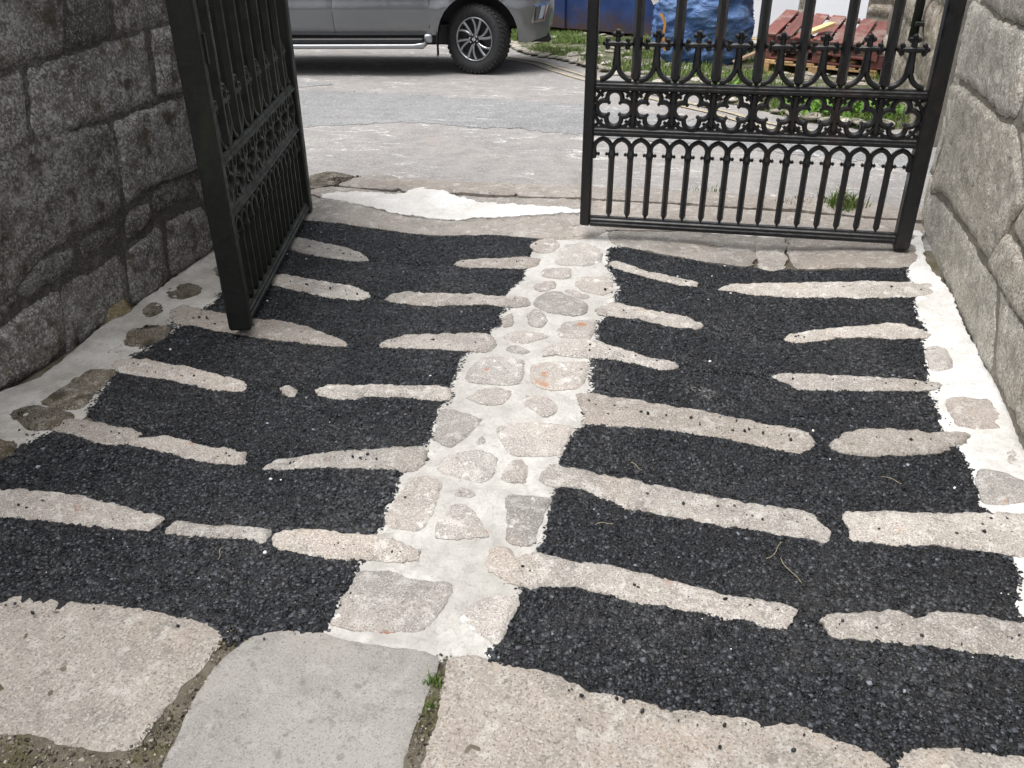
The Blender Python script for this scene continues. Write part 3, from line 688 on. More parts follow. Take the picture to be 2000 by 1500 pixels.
def grass_mat(name, a, bcol, dry):
    b = NB(name)
    c = b.mix(b.ramp(b.noise(3.5, 4), .38, .62), a, bcol)
    c = b.mix(b.ramp(b.noise(60, 2), .52, .66, 0, .7), c, dry)
    b.color(c); b.set(Roughness=.7, Specular_IOR_Level=.25, Subsurface_Weight=0.0)
    return b.m
M['grass'] = grass_mat('grass', (.10, .18, .035), (.14, .20, .06), (.30, .27, .14))
M['moss'] = grass_mat('moss', (.13, .12, .04), (.08, .095, .03), (.26, .21, .11))
jt = []
for poly, dens in (([(-.285, -2.96), (-.20, -2.985), (-.235, -3.08), (-.235, -3.2), (-.215, -3.32), (-.35, -3.36), (-.30, -3.25), (-.285, -3.12)], 9000),
                   ([(.262, -2.92), (.285, -2.93), (.305, -3.06), (.315, -3.16), (.29, -3.2), (.27, -3.05)], 8000),
                   ([(-.62, -3.345), (-.48, -3.335), (-.36, -3.335), (-.27, -3.36), (-.36, -3.40), (-.62, -3.40)], 8000)):
    P = sample_poly(poly, dens, RNG)
    P = P[fbm(P[:, 0] * 16, P[:, 1] * 16, 3, 77) > -.15]
    jt.append(P)
P = np.concatenate([sample_poly(q_, 9000, RNG) for q_ in ([(-.30, -2.94), (-.20, -2.96), (-.23, -3.2), (-.17, -3.45), (-.9, -3.5), (-.9, -3.36), (-.62, -3.34), (-.33, -3.34), (-.27, -3.2)], [(.25, -2.90), (.29, -2.90), (.32, -3.15), (.36, -3.42), (.28, -3.4), (.265, -3.05)])])
cr = link('soil_crumbs', chips_mesh(P, ground(P[:, 0], P[:, 1]) + .004, .0032, RNG, lambda n, r: np.concatenate([np.outer(.07 + .28 * r.random(n) ** 2, (1, .90, .76)), np.ones((n, 1))], 1), False, .3), M['crumb'], path)
cr['kind'] = 'stuff'
P = np.concatenate(jt)
o = blades('joint_moss', P, ground(P[:, 0], P[:, 1]) + .002, .013, .0014, M['moss'], path)
o['kind'] = 'stuff'
def tuft(name, c, n, r, h, m, label, cat='weed', group=None, base=None):
    P = np.array(c)[None] + RNG.normal(size=(n, 2)) * r
    o = blades(name, P, ground(P[:, 0], P[:, 1]) + (base if base is not None else 0), h, h * .045 + .0012, m)
    o['label'] = label; o['kind'] = 'stuff'
    if group: o['group'] = group
    return o
tuft('weed', (.272, -2.99), 70, .010, .022, M['grass'], 'small green weed in the joint right of the smooth grey flagstone', base=.002)
tuft('weed', (.287, -3.05), 40, .006, .016, M['grass'], 'tiny green weed below the larger one in the same flagstone joint', base=.002)

# dry stalks lying on the tarmac
STRAW = ['upper of two dry stalks crossing the gap between the two near right stones',
         'longer lower dry stalk below the gap between the near right stones',
         'pale dry stalk on the nearest right tarmac band, towards the right edge',
         'short dry stalk on the nearest right tarmac band, close to the mortar spine',
         'short dry stalk on the second right tarmac band, close to the mortar spine',
         'thin dry stalk on a right tarmac band below the fat short stone by the wall',
         'short dry stalk on the nearest left tarmac band, close to the big grey cobble',
         'thin dry stalk in the middle of the nearest left tarmac band']
m_straw = plain('straw', (.42, .36, .24), .7)
for i, (x, y, a, L) in enumerate(((1.02, -2.33, 60, .09), (1.06, -2.40, 118, .10), (1.45, -2.58, 115, .07), (.55, -2.35, 25, .05), (.60, -2.05, 150, .05), (1.35, -1.95, 160, .06), (-.05, -2.55, 35, .06), (-.46, -2.72, 100, .05))):
    bm = bmesh.new()
    q = [(t * L - L / 2, .006 * math.sin(t * 5 + i)) for t in np.linspace(0, 1, 7)]
    sweep(bm, q, .0011, .0011)
    bmesh.ops.transform(bm, matrix=Matrix.Translation((x, y, float(ground(x, y)) + .017)) @ Matrix.Rotation(R(a), 4, 'Z') @ Matrix.Rotation(R(90), 4, 'X'), verts=bm.verts)
    o = obj_bm('straw', bm, m_straw)
    tag(o, STRAW[i], 'straw', 'dry stalks on the tarmac')

# ================================================================== the street
def street_mesh():
    xs = np.concatenate([np.linspace(-60, -6, 14), np.linspace(-5.5, 5.5, 45), np.linspace(6, 60, 14)])
    ys = np.concatenate([np.linspace(.08, 12, 90), np.linspace(13, 80, 16)])
    gx, gy = np.meshgrid(xs, ys)
    z = ground(gx, np.minimum(gy, 13)) - .010 + .010 * fbm(gx * .8, gy * .8, 3, 5) * sm(.8, 2, gy)
    V = np.stack([gx.ravel(), gy.ravel(), z.ravel()], 1); nx = len(xs)
    F = [(j * nx + i, j * nx + i + 1, (j + 1) * nx + i + 1, (j + 1) * nx + i) for j in range(len(ys) - 1) for i in range(nx - 1)]
    return mesh_np('street', V, F, M['road'], None, True)
def road_h(x, y):
    return ground(x, y) - .010 + .010 * fbm(x * .8, y * .8, 3, 5) * sm(.8, 2, y)
street = street_mesh()
tag(street, 'worn grey tarmac street crossing beyond the gates', kind='structure')
on_road = lambda dz: (lambda x, y, h: np.stack([x, y, road_h(x, y) + dz + h], 1))
rp = relief('road_patch', pts(ROAD_PATCH), .09, lambda x, y, d: 0 * x, on_road(.004), M['road_patch'], street, .004, .09, 300, step=.03)
rp['label'] = 'darker blue grey strip of relaid tarmac'
rp2 = relief('road_patch', [(-4.9, 3.95), (-4.05, 4.25), (-3.75, 4.62), (-4.9, 4.5)], .08, lambda x, y, d: 0 * x, on_road(.004), M['road_patch'], street, .004, .03, 301)

for i, s in enumerate(SILL):
    p = pts(s)
    low = i in (11, 12)
    o = relief('sill_stone', p, .022, stone_h(.008, .008, .007, i + 310, 10, .004), on_ground(.003 if low else .008), M['mossy'] if i == 4 else M['sill'], street, .05, .012, i + 310, step=.014)
    stone_polys.append(p)
sm1 = relief('mortar_smear', pts(MORTAR['smear']), .018, lambda x, y, d: .017 + .008 * (1 - np.exp(-d / .05)) + .006 * fbm(x * 9, y * 9, 4, 2), on_ground(0), M['mortar_edge'], street, .03, .03, 320, step=.01)
sm2 = relief('mortar_smear', pts(MORTAR['smear2']), .018, lambda x, y, d: .016 + .006 * (1 - np.exp(-d / .02)), on_ground(0), M['mortar_edge'], street, .03, .016, 321)
relief('gate_stop', [(-.05, -.09), (.09, -.11), (.13, -.03), (.07, .05), (-.04, .03)], .012, stone_h(.032, .02, .006, 333, 12), on_ground(-.004), M['cobble'], street, .05, .006, 333)
tuft('weed', (.62, .86), 60, .05, .03, M['grass'], 'small low weed at the sill edge, seen between the right gate\'s middle bars')
tuft('weed', (1.36, .66), 260, .045, .085, M['grass'], 'leafy green weed growing up beyond the right gate near its hinge')
tuft('weed', (1.13, .70), 90, .06, .03, M['moss'], 'brownish mossy weed left of the leafy weed beyond the right gate')

# dirt and crumbled stone beside the left hinge
P = np.stack([RNG.normal(-1.72, .09, 3600), RNG.normal(.63, .06, 3600)], 1)
me = chips_mesh(P, ground(P[:, 0], P[:, 1]) - .004 + .022 * np.exp(-((P[:, 0] + 1.72) / .10) ** 2 - ((P[:, 1] - .63) / .07) ** 2), .0042, RNG, lambda n, r: np.concatenate([np.outer(.05 + .16 * r.random(n) ** 2, (1, .86, .70)), np.ones((n, 1))], 1), False, .2)
o = link('rubble_crumbs', me, M['crumb']); tag(o, 'heap of dark crumbled dirt on the sill beside the left gate hinge', kind='stuff')

# double yellow lines and the cobbled verge
kerb = smooth_outline(pts(KERB) , .12)  # closed; keep the open part only
kp = np.array(pts(KERB))
kk = []
for i in range(len(kp) - 1):
    for t in np.linspace(0, 1, 6)[:-1]:
        a, b_, c_, d_ = kp[max(i - 1, 0)], kp[i], kp[i + 1], kp[min(i + 2, len(kp) - 1)]
        kk.append(.5 * (2 * b_ + (-a + c_) * t + (2 * a - 5 * b_ + 4 * c_ - d_) * t * t + (-a + 3 * b_ - 3 * c_ + d_) * t ** 3))
kk = np.array(kk)
tg = np.gradient(kk, axis=0); tg /= np.linalg.norm(tg, axis=1)[:, None]
nrm = np.stack([tg[:, 1], -tg[:, 0]], 1); nrm *= np.sign((nrm @ np.array([-.6, -.8])))[:, None]
b = NB('yellow_paint')
c = b.mix(b.ramp(b.noise(30, 5, .7), .36, .58), (.50, .40, .20), (.31, .285, .25))
b.color(c); b.set(Roughness=.85)
M['yellow'] = b.m
for off in (.30, .46):
    L = kk[8:58] + nrm[8:58] * off; L2 = L + nrm[8:58] * .055
    V = np.concatenate([np.column_stack([L, road_h(L[:, 0], L[:, 1]) + .009]), np.column_stack([L2, road_h(L2[:, 0], L2[:, 1]) + .009])])
    n = len(L)
    o = mesh_np('yellow_line', V, [(i, i + 1, n + i + 1, n + i) for i in range(n - 1)], M['yellow'], street)

vp = [tuple(q) for q in kk] + [(2.3, 3.3), (2.3, 13), (-9, 13), (-9, 10.5), (-5, 9.9)]
def verge_h(x, y, d):
    return .07 * (1 - np.exp(-d / .10)) + .03 * fbm(x * 2.2, y * 2.2, 4, 91)
b = NB('verge_ground')
c = b.mix(b.ramp(b.noise(5, 5, .65), .40, .60), (.055, .085, .022), (.19, .165, .125))
c = b.mix(b.ramp(b.noise(40, 4), .5, .65, 0, .6), c, (.05, .045, .03))
b.color(c); b.set(Roughness=.95); b.bump(b.noise(30, 6, .7), .8, .03)
M['verge'] = b.m
verge = relief('verge', vp, .12, verge_h, on_road(0), M['verge'], None, .05, .06, 400, round_=False)
tag(verge, 'rough verge of grass and old cobbles along the far kerb', kind='structure')
VPn = np.array(vp)
def verge_z(P):
    d = edge_dist(P, VPn)
    return road_h(P[:, 0], P[:, 1]) + verge_h(P[:, 0], P[:, 1], d)
m_vc = granite('verge_cobble', (.36, .34, .30), (.24, .22, .19), (.56, .54, .50), (.36, .31, .25), moss=(.10, .11, .05), moss_amt=.1, var=.25, coarse=2)
protos = []
for k in range(5):
    bm = bmesh.new(); bmesh.ops.create_icosphere(bm, subdivisions=2, radius=1)
    rr = random.Random(k)
    for v in bm.verts:
        v.co = Vector((v.co.x * (1 + .2 * rr.random()), v.co.y * (.8 + .15 * rr.random()), v.co.z * .55))
        v.co *= 1 + .12 * (rr.random() - .5)
    me = bpy.data.meshes.new('cobble'); bm.to_mesh(me); bm.free(); me.materials.append(m_vc)
    me.polygons.foreach_set('use_smooth', [True] * len(me.polygons)); protos.append(me)
spots = []
for i in range(0, len(kk) - 2, 1):       # kerb row
    spots.append((kk[i] - nrm[i] * .05, .075 + .035 * random.random()))
P = sample_poly([(-2.9, 9.3), (-2.2, 7.7), (-.3, 5.4), (1.1, 3.6), (1.9, 3.3), (1.95, 6.5), (.9, 9.4), (-2.6, 10.1)], 16, RNG)
for q in P:
    if vnoise(q[0] * 1.1, q[1] * 1.1, 3) > -.35: spots.append((q, .04 + .055 * random.random()))
taken = []
for q, r in spots:
    if any((q[0] - t[0]) ** 2 + (q[1] - t[1]) ** 2 < (.8 * (r + t[2])) ** 2 for t in taken): continue
    taken.append((q[0], q[1], r))
    o = bpy.data.objects.new('cobble', random.choice(protos)); COL.objects.link(o); o.parent = verge
    o.location = (q[0], q[1], float(verge_z(np.array([q]))[0]) + r * .12)
    o.scale = (r, r, r * .5); o.rotation_euler = (random.uniform(-.15, .15), random.uniform(-.15, .15), random.random() * 6.28)
P = sample_poly(vp[:-3] + [(-4, 11)], 420, RNG)
P = P[(P[:, 1] < 11) & (P[:, 0] < 2.1)]
dn = fbm(P[:, 0] * 1.6, P[:, 1] * 1.6, 3, 55)
P = P[dn > -.12]
P = np.repeat(P, 5, 0) + RNG.normal(size=(len(P) * 5, 2)) * .035
P = P[inside(P, VPn)]
o = blades('grass', P, verge_z(P) - .01, .07, .005, M['grass'], None, lean=.8)
tag(o, 'short green grass growing between the cobbles of the verge', kind='stuff')

# broad-leaved weeds at the kerb, seen through the quatrefoils of the right gate
M['leaf'] = grass_mat('leaf', (.10, .24, .03), (.14, .28, .05), (.20, .30, .08))
def leafy(c, n, r, label):
    P = np.array(c)[None] + RNG.normal(size=(n, 2)) * r
    o = blades('weed', P, road_h(P[:, 0], P[:, 1]) + .05 + .05 * RNG.random(n), .07, .016, M['leaf'], None, lean=1.6)
    o['label'] = label; o['kind'] = 'stuff'
leafy((.62, 4.35), 120, .09, 'bright leafy weed at the kerb through the middle of the quatrefoil band')
leafy((1.36, 3.55), 260, .12, 'wide bright leafy weed at the kerb right of the quatrefoil band middle')
leafy((1.74, 3.45), 320, .13, 'tall bright leafy weed through the second quatrefoil from the right')

# ================================================================== walls beside the path
def stone_wall(label, X, sgn, blocks, m_block, m_core, rows, y0, y1, z_top, keep, thick=.5):
    w = thing('stone_wall', label, 'wall', (0, 0, 0)); w['kind'] = 'thing'
    core = box_obj('core', (X - sgn * (thick / 2 + (.016 if sgn > 0 else .020)), (y0 + y1) / 2, (z_top - .6) / 2), (thick, y1 - y0, z_top + .6), m_core, w)
    to3d = lambda a, b_, h: np.stack([X + sgn * (h - .012), a, b_], 1)
    def bh(i):
        off = .004 * math.sin(i * 2.3) - (.004 if sgn > 0 else .004)
        def h(x, y, d):
            e = 1 - np.exp(-(d / .008) ** 1.1)
            return -.004 + e * ((.017 if sgn > 0 else .014) + off + (.009 if sgn > 0 else .009) * fbm(x * 6 + i * 3.1, y * 6, 4, i) + .007 * fbm(x * 26, y * 26, 3, i + 5))
        return h
    for i, s in enumerate(blocks):
        p = pts(s)
        relief('stone_block', p, .019, bh(i), to3d, m_block, w, .05, .011, i + 500, round_=len(p) > 6)
    # the courses that run on above and beside
    rr = random.Random(5 if sgn > 0 else 6)
    k = 40
    for z0, z1, ys in rows:
        y = ys[0] if isinstance(ys, tuple) else y0
        ye = ys[1] if isinstance(ys, tuple) else y1
        while y < ye - .12:
            L = min(.45 + .45 * rr.random(), ye - y)
            if ye - y - L < .25: L = ye - y
            p = [(y + .012, z0 + .012), (y + L - .012, z0 + .010), (y + L - .014, z1 - .012), (y + .014, z1 - .010)]
            relief('stone_block', p, .05, bh(k), to3d, m_block, w, .03, .012, k + 500, round_=False)
            k += 1; y += L
    return w, to3d

low = [(-.135, .12), (.13, .31), (.32, .67), (.69, .95), (.97, 1.28)]
rowsL = [(a, b_, (-6.2, e_)) for (a, b_), e_ in zip(low, (-2.43, -2.31, -2.14, -2.02, -1.90))] + [(1.33, 1.66, 0), (1.67, 2.0, 0), (2.01, 2.35, 0)]
lw, l3 = stone_wall('dark lichen-spotted granite wall on the left behind the open gate leaf', -1.775, 1, LEFT_BLOCK, M['wall_dark'], M['wall_mortar'], rowsL, -6.2, .30, 2.36, None)
p = pts(BOULDER)
bo = relief('stone_block', p, .014, lambda x, y, d: -.006 + .075 * (1 - np.exp(-d / .04)) + .012 * fbm(x * 14, y * 14, 3, 3), l3, granite('ochre_stone', (.20, .16, .09), (.10, .08, .05), (.40, .38, .32), (.24, .17, .06), moss=(.06, .06, .02), moss_amt=.3, lichen=.6), lw, .03, .008, 590)
bo['label'] = 'ochre bulging stone at the wall foot'
lowR = [(-.09, .24), (.25, .5), (.52, .98), (1.0, 1.28)]
rowsR = [(a, b_, (-6.2, -2.3)) for a, b_ in lowR[:1]] + [(.30, .52, (-6.2, -1.96)), (.53, .80, (-6.2, -1.72)), (.81, 1.07, (-6.2, -1.4)), (1.10, 1.30, (-6.2, -.98)), (1.32, 1.66, 0), (1.67, 2.0, 0), (2.01, 2.35, 0)]
rw, r3 = stone_wall('pale rough granite wall on the right beside the closed gate leaf', 1.735, -1, RIGHT_BLOCK, M['wall_light'], M['wall_mortar_light'], rowsR, -6.2, .50, 2.36, None)
# dressed jamb stones that close the right wall's end at the street
zz = -.08
for k, h in enumerate((.26, .30, .22, .34, .28, .3, .3, .3)):
    bm = bmesh.new(); add_box(bm, (0, 0, 0), (.42, .10, h - .014)); bmesh.ops.subdivide_edges(bm, edges=bm.edges, cuts=5, use_grid_fill=True)
    for v in bm.verts:
        nz = float(fbm(v.co.x * 9 + k, v.co.z * 9 + v.co.y * 9, 3, k)); v.co += Vector((nz * .012, nz * .014, 0))
    bmesh.ops.translate(bm, vec=(1.96 + .008 * math.sin(k * 3), .525 + .03 * math.sin(k * 1.9), zz + h / 2), verts=bm.verts)
    obj_bm('stone_block', bm, M['wall_light'], rw, True)
    zz += h

# ================================================================== iron gates
W, ZB, ZM, ZT, HT = 1.60, .047, .495, .7035, 2.30
def gate(label, hinge, ang, side, tilt, shear, m):
    d = Vector((side * math.cos(ang), -math.sin(ang), 0))
    n = Vector((-d.y, d.x, 0))
    upv = Vector((0, 0, 1)) + n * tilt + d * shear
    root = thing('iron_gate', label, 'gate', hinge, 'pair of gothic iron gates')
    mat = Matrix((d, n, upv)).transposed().to_4x4()      # local x along the leaf, y through it, z up
    def done(name, bm, parent=root, smooth=False):
        bmesh.ops.transform(bm, matrix=mat, verts=bm.verts)
        return obj_bm(name, bm, m, parent, smooth)
    def bar(name, x, z0, z1, w, t, point=True, parent=root):
        bm = bmesh.new()
        ws = [w, w]; path = [(x, z0), (x, z1)]
        if point:
            path = [(x, z0 - .004), (x, z0 + .018), (x, z1)]; ws = [w * .15, w, w]
        sweep(bm, path, ws, [t * .4, t, t] if point else t, prof=[(-.5, 0), (-.22, -.5), (.22, -.5), (.5, 0), (.22, .5), (-.22, .5)])
        return done(name, bm, parent)
    def rail(z0, z1, t, x0=.0, x1=W):
        bm = bmesh.new()
        h = z1 - z0
        prof = [(-.5, -.30), (-.36, -.5), (-.10, -.5), (-.02, -.36), (.22, -.36), (.34, -.24), (.5, -.22), (.5, .22), (.34, .24), (.22, .36), (-.02, .36), (-.10, .5), (-.36, .5), (-.5, .30)]
        sweep(bm, [(x0, z0 + h / 2), (x1, z0 + h / 2)], h, t, prof=prof)
        return done('rail', bm)
    # frame
    bm = bmesh.new(); add_box(bm, (.036, 0, HT / 2 - .012), (.072, .068, HT + .024)); bevelled(bm, .008)
    done('hinge_stile', bm)
    bm = bmesh.new(); add_box(bm, (W - .026, 0, HT / 2), (.052, .060 if side < 0 else .090, HT)); bevelled(bm, .008)
    st = done('free_stile', bm)
    bm = bmesh.new(); add_box(bm, (W - .050, (-.032 if side < 0 else .046) * 1.0, 1.10), (.016, .012, .10)); done('latch_slot', bm, st)
    rail(-.002, ZB, .056, .073, W - .001 - .052)
    rail(ZM - .044, ZM, .052, .073, W - .053)
    rail(ZT - .040, ZT, .052, .073, W - .053)
    rail(HT - .05, HT, .05, .073, W - .053)
    x0, x1 = .072, W - .052
    # lower panel: 15 slender bars under 16 pointed arches
    p = (x1 - x0) / 16
    zc = .362
    for i in range(1, 16):
        x = x0 + p * i
        b_ = bar('bar', x, ZB + .002, zc + .010, .030, .030)
    for i in range(17):
        x = x0 + p * i
        bm = bmesh.new()                  # small cross-shaped capital
        for s in (-1, 1):
            if (i == 0 and s < 0) or (i == 16 and s > 0): continue
            sweep(bm, [(x + s * .006, zc), (x + s * .022, zc), (x + s * .027, zc), (x + s * .034, zc)], [.017, .012, .020, .004], [.02, .014, .02, .006])
        sweep(bm, [(x, zc - .02), (x, zc), (x, zc + .02)], [.030, .038, .028], [.03, .04, .03])
        done('capital', bm)
    for i in range(16):
        x = x0 + p * (i + .5)
        bm = bmesh.new()
        hw = p / 2 - .004
        top_z = ZM - .047
        pa = [(x - hw, zc + .012), (x - hw, zc + .028)]
        Rr, hz = 1.35 * hw, (top_z - .012 - zc - .028) / (1.304 * hw)
        for aa in np.linspace(180, 105, 7)[1:]:          # two-centred pointed arch
            pa.append((x + .35 * hw + Rr * math.cos(R(aa)), zc + .028 + Rr * math.sin(R(aa)) * hz))
        full = pa + [(2 * x - q[0], q[1]) for q in pa[-2::-1]]
        sweep(bm, full, .021, .030)
        done('arch', bm)
    # quatrefoil band
    p8 = (x1 - x0) / 8
    za, zb = ZM, ZT - .040
    zc2 = (za + zb) / 2
    for i in range(8):
        cx = x0 + p8 * (i + .5)
        bm = bmesh.new()
        c0, rl = .0475, .0360
        q = []
        for k in range(4):
            aa = 90 * k
            q += arc(cx + c0 * math.cos(R(aa)), zc2 + c0 * math.sin(R(aa)), rl, aa - 103, aa + 103, 12)
        sweep(bm, q, .0225, .034, closed=True)
        for k in range(4):
            ca = R(45 + 90 * k)
            sweep(bm, [(cx + rr_ * math.cos(ca), zc2 + rr_ * math.sin(ca)) for rr_ in (.054, .044, .036, .031, .029)], [.024, .014, .017, .013, .004], [.03, .026, .026, .02, .008])
        done('quatrefoil', bm)
        hs = (zb - za) / 2
        for k in range(4):                 # curved spandrel in each corner
            sx = 1 if k in (0, 3) else -1; sz = 1 if k < 2 else -1
            a0 = 16; a1 = 74
            rr = .096
            ring = bmesh.new()
            pth = [(cx + sx * min(rr * math.cos(R(a)), p8 / 2), zc2 + sz * min(rr * math.sin(R(a)), hs)) for a in np.linspace(a0, a1, 8)]
            sweep(ring, pth, .016, .024)
            sweep(ring, [(cx + sx * .055, zc2 + sz * .055), (cx + sx * (p8 / 2 - .002), zc2 + sz * (hs - .001))], .014, .020)
            done('spandrel', ring)
        if i:
            bar('divider', x0 + p8 * i, ZM + .001, ZT - .041, .034, .036)
    # tall bars and the cross finials between them
    for i in range(1, 8):
        bar('bar', x0 + p8 * i, ZT + .001, HT - .05, .046, .046)
    for i in range(8):
        cx = x0 + p8 * (i + .5)
        bm = bmesh.new()
        rr = p8 / 2 - .022
        zj = ZT + .086
        for s in (-1, 1):
            pth = [(cx + s * (.004 + rr * (1 - math.sin(t)) * 1.0), ZT + .009 + (.083) * (1 - math.cos(t))) for t in np.linspace(0, math.pi / 2, 10)]
            sweep(bm, pth, [.023] * 8 + [.026, .026], .030)
        done('scroll', bm)
        bm = bmesh.new()
        zx = ZT + .166
        sweep(bm, [(cx, zj - .014), (cx, zj + .03), (cx, zx - .01), (cx, zx + .03)], [.040, .032, .028, .024], [.034, .03, .028, .026])
        sweep(bm, [(cx - .046, zx), (cx, zx), (cx + .046, zx)], [.020, .028, .020], [.024, .03, .024])
        for (ex, ez, ux, uz) in ((cx - .046, zx, -1, 0), (cx + .046, zx, 1, 0), (cx, zx + .040, 0, 1)):   # trefoil ends
            for (du, dv, r_) in ((.012, 0, .0145), (0, .016, .0135), (0, -.016, .0135), (-.004, 0, .013)):
                r3_ = bmesh.ops.create_icosphere(bm, subdivisions=1, radius=r_)
                px = ex + ux * du + (-uz) * dv; pz = ez + uz * du + ux * dv
                bmesh.ops.translate(bm, vec=(px, 0, pz), verts=r3_['verts'])
        done('cross_finial', bm)
    # hinge pin and heel
    bm = bmesh.new(); add_box(bm, (.040, 0, -.030), (.05, .05, .03)); bevelled(bm, .01); done('pivot', bm)
    return root
gate('closed iron gate leaf at right, glossy black with cross finials and quatrefoils', (1.616, 0, 0), .073, -1, -.0455, .0013, M['iron'])
gate('open iron gate leaf swung inward beside the left wall, dull mossy black', (-1.616, 0, -.0757), 1.259, 1, .026, .0513, M['iron_old'])

# ================================================================== pickup truck
M['paint'] = plain('grey_car_paint', (.175, .182, .192), .26, .5, .04, 3, spec=.5, coat=.8)
M['plastic'] = plain('black_plastic', (.018, .018, .02), .5, 0, .2, 30)
M['rubber'] = plain('tyre_rubber', (.022, .022, .024), .75, 0, .3, 25, .2, 90)
M['alloy'] = plain('machined_alloy', (.30, .31, .325), .32, .9)
M['alloy_dark'] = plain('dark_alloy', (.03, .03, .033), .4, .5)
M['chrome'] = plain('chrome', (.75, .76, .78), .12, 1)
M['silver'] = plain('silver_trim', (.36, .37, .385), .34, .8)
M['glass'] = plain('car_glass', (.02, .025, .03), .05, 0, spec=.8)
M['lamp'] = plain('lamp_lens', (.5, .52, .55), .1, .2, spec=.8)
M['white_plate'] = plain('plate', (.6, .6, .58), .4)

def truck():
    heading = Vector((math.cos(R(15.2)), math.sin(R(15.2)), 0))
    n = Vector((-.006, .048, 1)).normalized()
    x = (heading - n * heading.dot(n)).normalized()
    yv = n.cross(x)
    c = Vector((-2.394, 5.711, 0)); c.z = float(road_h(c.x, c.y)) + .006
    org = c + yv * .84
    root = thing('pickup_truck', 'silver grey pickup truck parked on the street beyond the gates', 'truck', org)
    root.rotation_euler = Matrix((x, yv, n)).transposed().to_euler()
    def part(name, bm, m, parent=root, smooth=False): return obj_bm(name, bm, m, parent, smooth)
    def arch(cx, r, a0, a1, k=18): return [(cx + r * math.cos(R(a)), .40 + r * math.sin(R(a))) for a in np.linspace(a0, a1, k)]
    out = [(.56, .34), (.80, .40), (.87, .52), (.90, .70), (.89, .92), (.82, 1.03), (.55, 1.09), (.1, 1.14), (-.38, 1.18), (-.70, 1.46), (-1.02, 1.74), (-1.5, 1.79), (-2.1, 1.77), (-2.36, 1.70), (-2.52, 1.16), (-3.3, 1.17), (-4.26, 1.16), (-4.30, .80), (-4.26, .52), (-3.75, .48)]
    out += arch(-3.15, .46, 6, 174)[0:0]
    rear = arch(-3.15, .46, 170, 8)      # right end nearer the front
    front = arch(0, .47, 176, -4)
    poly = out[:-1] + [(-4.0, .48)] + rear + [(-2.55, .44), (-1.5, .43), (-.60, .43)] + front
    o = smooth_outline(poly, .05, 0, 0, False)
    if area(o) < 0: o = o[::-1]
    def half(X, Z):
        w = np.full_like(X, .905)
        w = w + np.interp(Z, [.30, .43, .52, .62, .70, .745, .78, .95, 1.08, 1.14, 1.8], [-.06, -.035, -.012, .004, .018, .022, .004, .012, .0, -.03, -.22])
        w -= .34 * np.clip((X - .45) / .45, 0, 1) ** 2.2
        w -= .05 * np.clip((-3.9 - X) / .4, 0, 1) ** 2
        for cx in (0, -3.15):
            d = np.hypot(X - cx, Z - .40)
            w += .030 * np.exp(-((d - .50) / .075) ** 2) * np.where(Z > .36, 1, .3)
        return w
    lo, hi = o.min(0), o.max(0)
    gx, gz = np.meshgrid(np.arange(lo[0], hi[0], .055), np.arange(lo[1], hi[1], .04))
    P = np.stack([gx.ravel(), gz.ravel()], 1)
    P = P[inside(P, o)]; P = P[edge_dist(P, o) > .02]
    A = np.concatenate([o, P]); k = len(o)
    vv, _, ff, ov, _, _ = delaunay_2d_cdt([Vector((float(a), float(b_))) for a, b_ in A], [(i, (i + 1) % k) for i in range(k)], [], 1, 1e-6)
    V2 = np.array([[v.x, v.y] for v in vv]); hw = half(V2[:, 0], V2[:, 1])
    nv = len(V2)
    V = np.concatenate([np.column_stack([V2[:, 0], -hw, V2[:, 1]]), np.column_stack([V2[:, 0], hw, V2[:, 1]])])
    look = {}
    for i, orig in enumerate(ov):
        for q in orig:
            if q < k: look[q] = i
    ring = [look[i] for i in range(k) if i in look]
    F = [tuple(f) for f in ff] + [tuple(q + nv for q in f[::-1]) for f in ff]
    kk_ = len(ring)
    me_f = F[:]
    for i in range(kk_):
        a, b_ = ring[i], ring[(i + 1) % kk_]
        F.append((b_, a, a + nv, b_ + nv))
    body = mesh_np('body', V, F, M['paint'], root, True)
    body.data.materials.append(M['plastic'])
    for pl in body.data.polygons[len(me_f):]:
        cz = pl.center.z
        if cz < .93 and pl.center.x < .6 and pl.center.x > -4.2: pl.material_index = 1
    es = body.modifiers.new('edges', 'EDGE_SPLIT'); es.split_angle = R(40)
    # a panel that follows the side
    def panel(name, pl2, m, off, parent=root, sides=(-1, 1), sp=.05, jit=0, rd=True, skirt=.02):
        for s in sides:
            relief(name, pl2, sp, lambda x_, y_, d: off * (1 - np.exp(-d / .006)), lambda x_, z_, h: np.stack([x_, s * (half(x_, z_) + h), z_], 1), m, parent, skirt, 0, 1, rd)
    panel('door', [(-.585, .455), (-.56, .52), (-.55, .80), (-.50, 1.10), (-1.0, 1.125), (-1.655, 1.135), (-1.655, .455), (-1.1, .452)], M['paint'], .007, rd=False, sp=.045)
    panel('door', [(-1.668, .455), (-1.668, 1.135), (-2.2, 1.14), (-2.46, 1.13), (-2.56, .85), (-2.50, .60), (-2.40, .455)], M['paint'], .007, rd=False, sp=.045)
    panel('door_gap_shade', [(-1.658, .45), (-1.665, .45), (-1.665, 1.13), (-1.658, 1.13)], M['plastic'], .0085, rd=False, sp=.03)  # dark strip standing in for the shade inside the gap between the doors
    panel('door_gap_shade', [(-.583, .455), (-.575, .455), (-.552, .52), (-.542, .80), (-.495, 1.10), (-.503, 1.10), (-.551, .80), (-.560, .52)], M['plastic'], .0085, rd=False, sp=.03)  # same dark strip for gap shade, along the front door's leading edge
    panel('side_window', [(-.62, 1.17), (-1.0, 1.66), (-1.62, 1.70), (-1.62, 1.17)], M['glass'], .006, rd=False)
    panel('side_window', [(-1.70, 1.17), (-1.70, 1.70), (-2.15, 1.68), (-2.38, 1.19)], M['glass'], .006, rd=False)
    bm = bmesh.new()
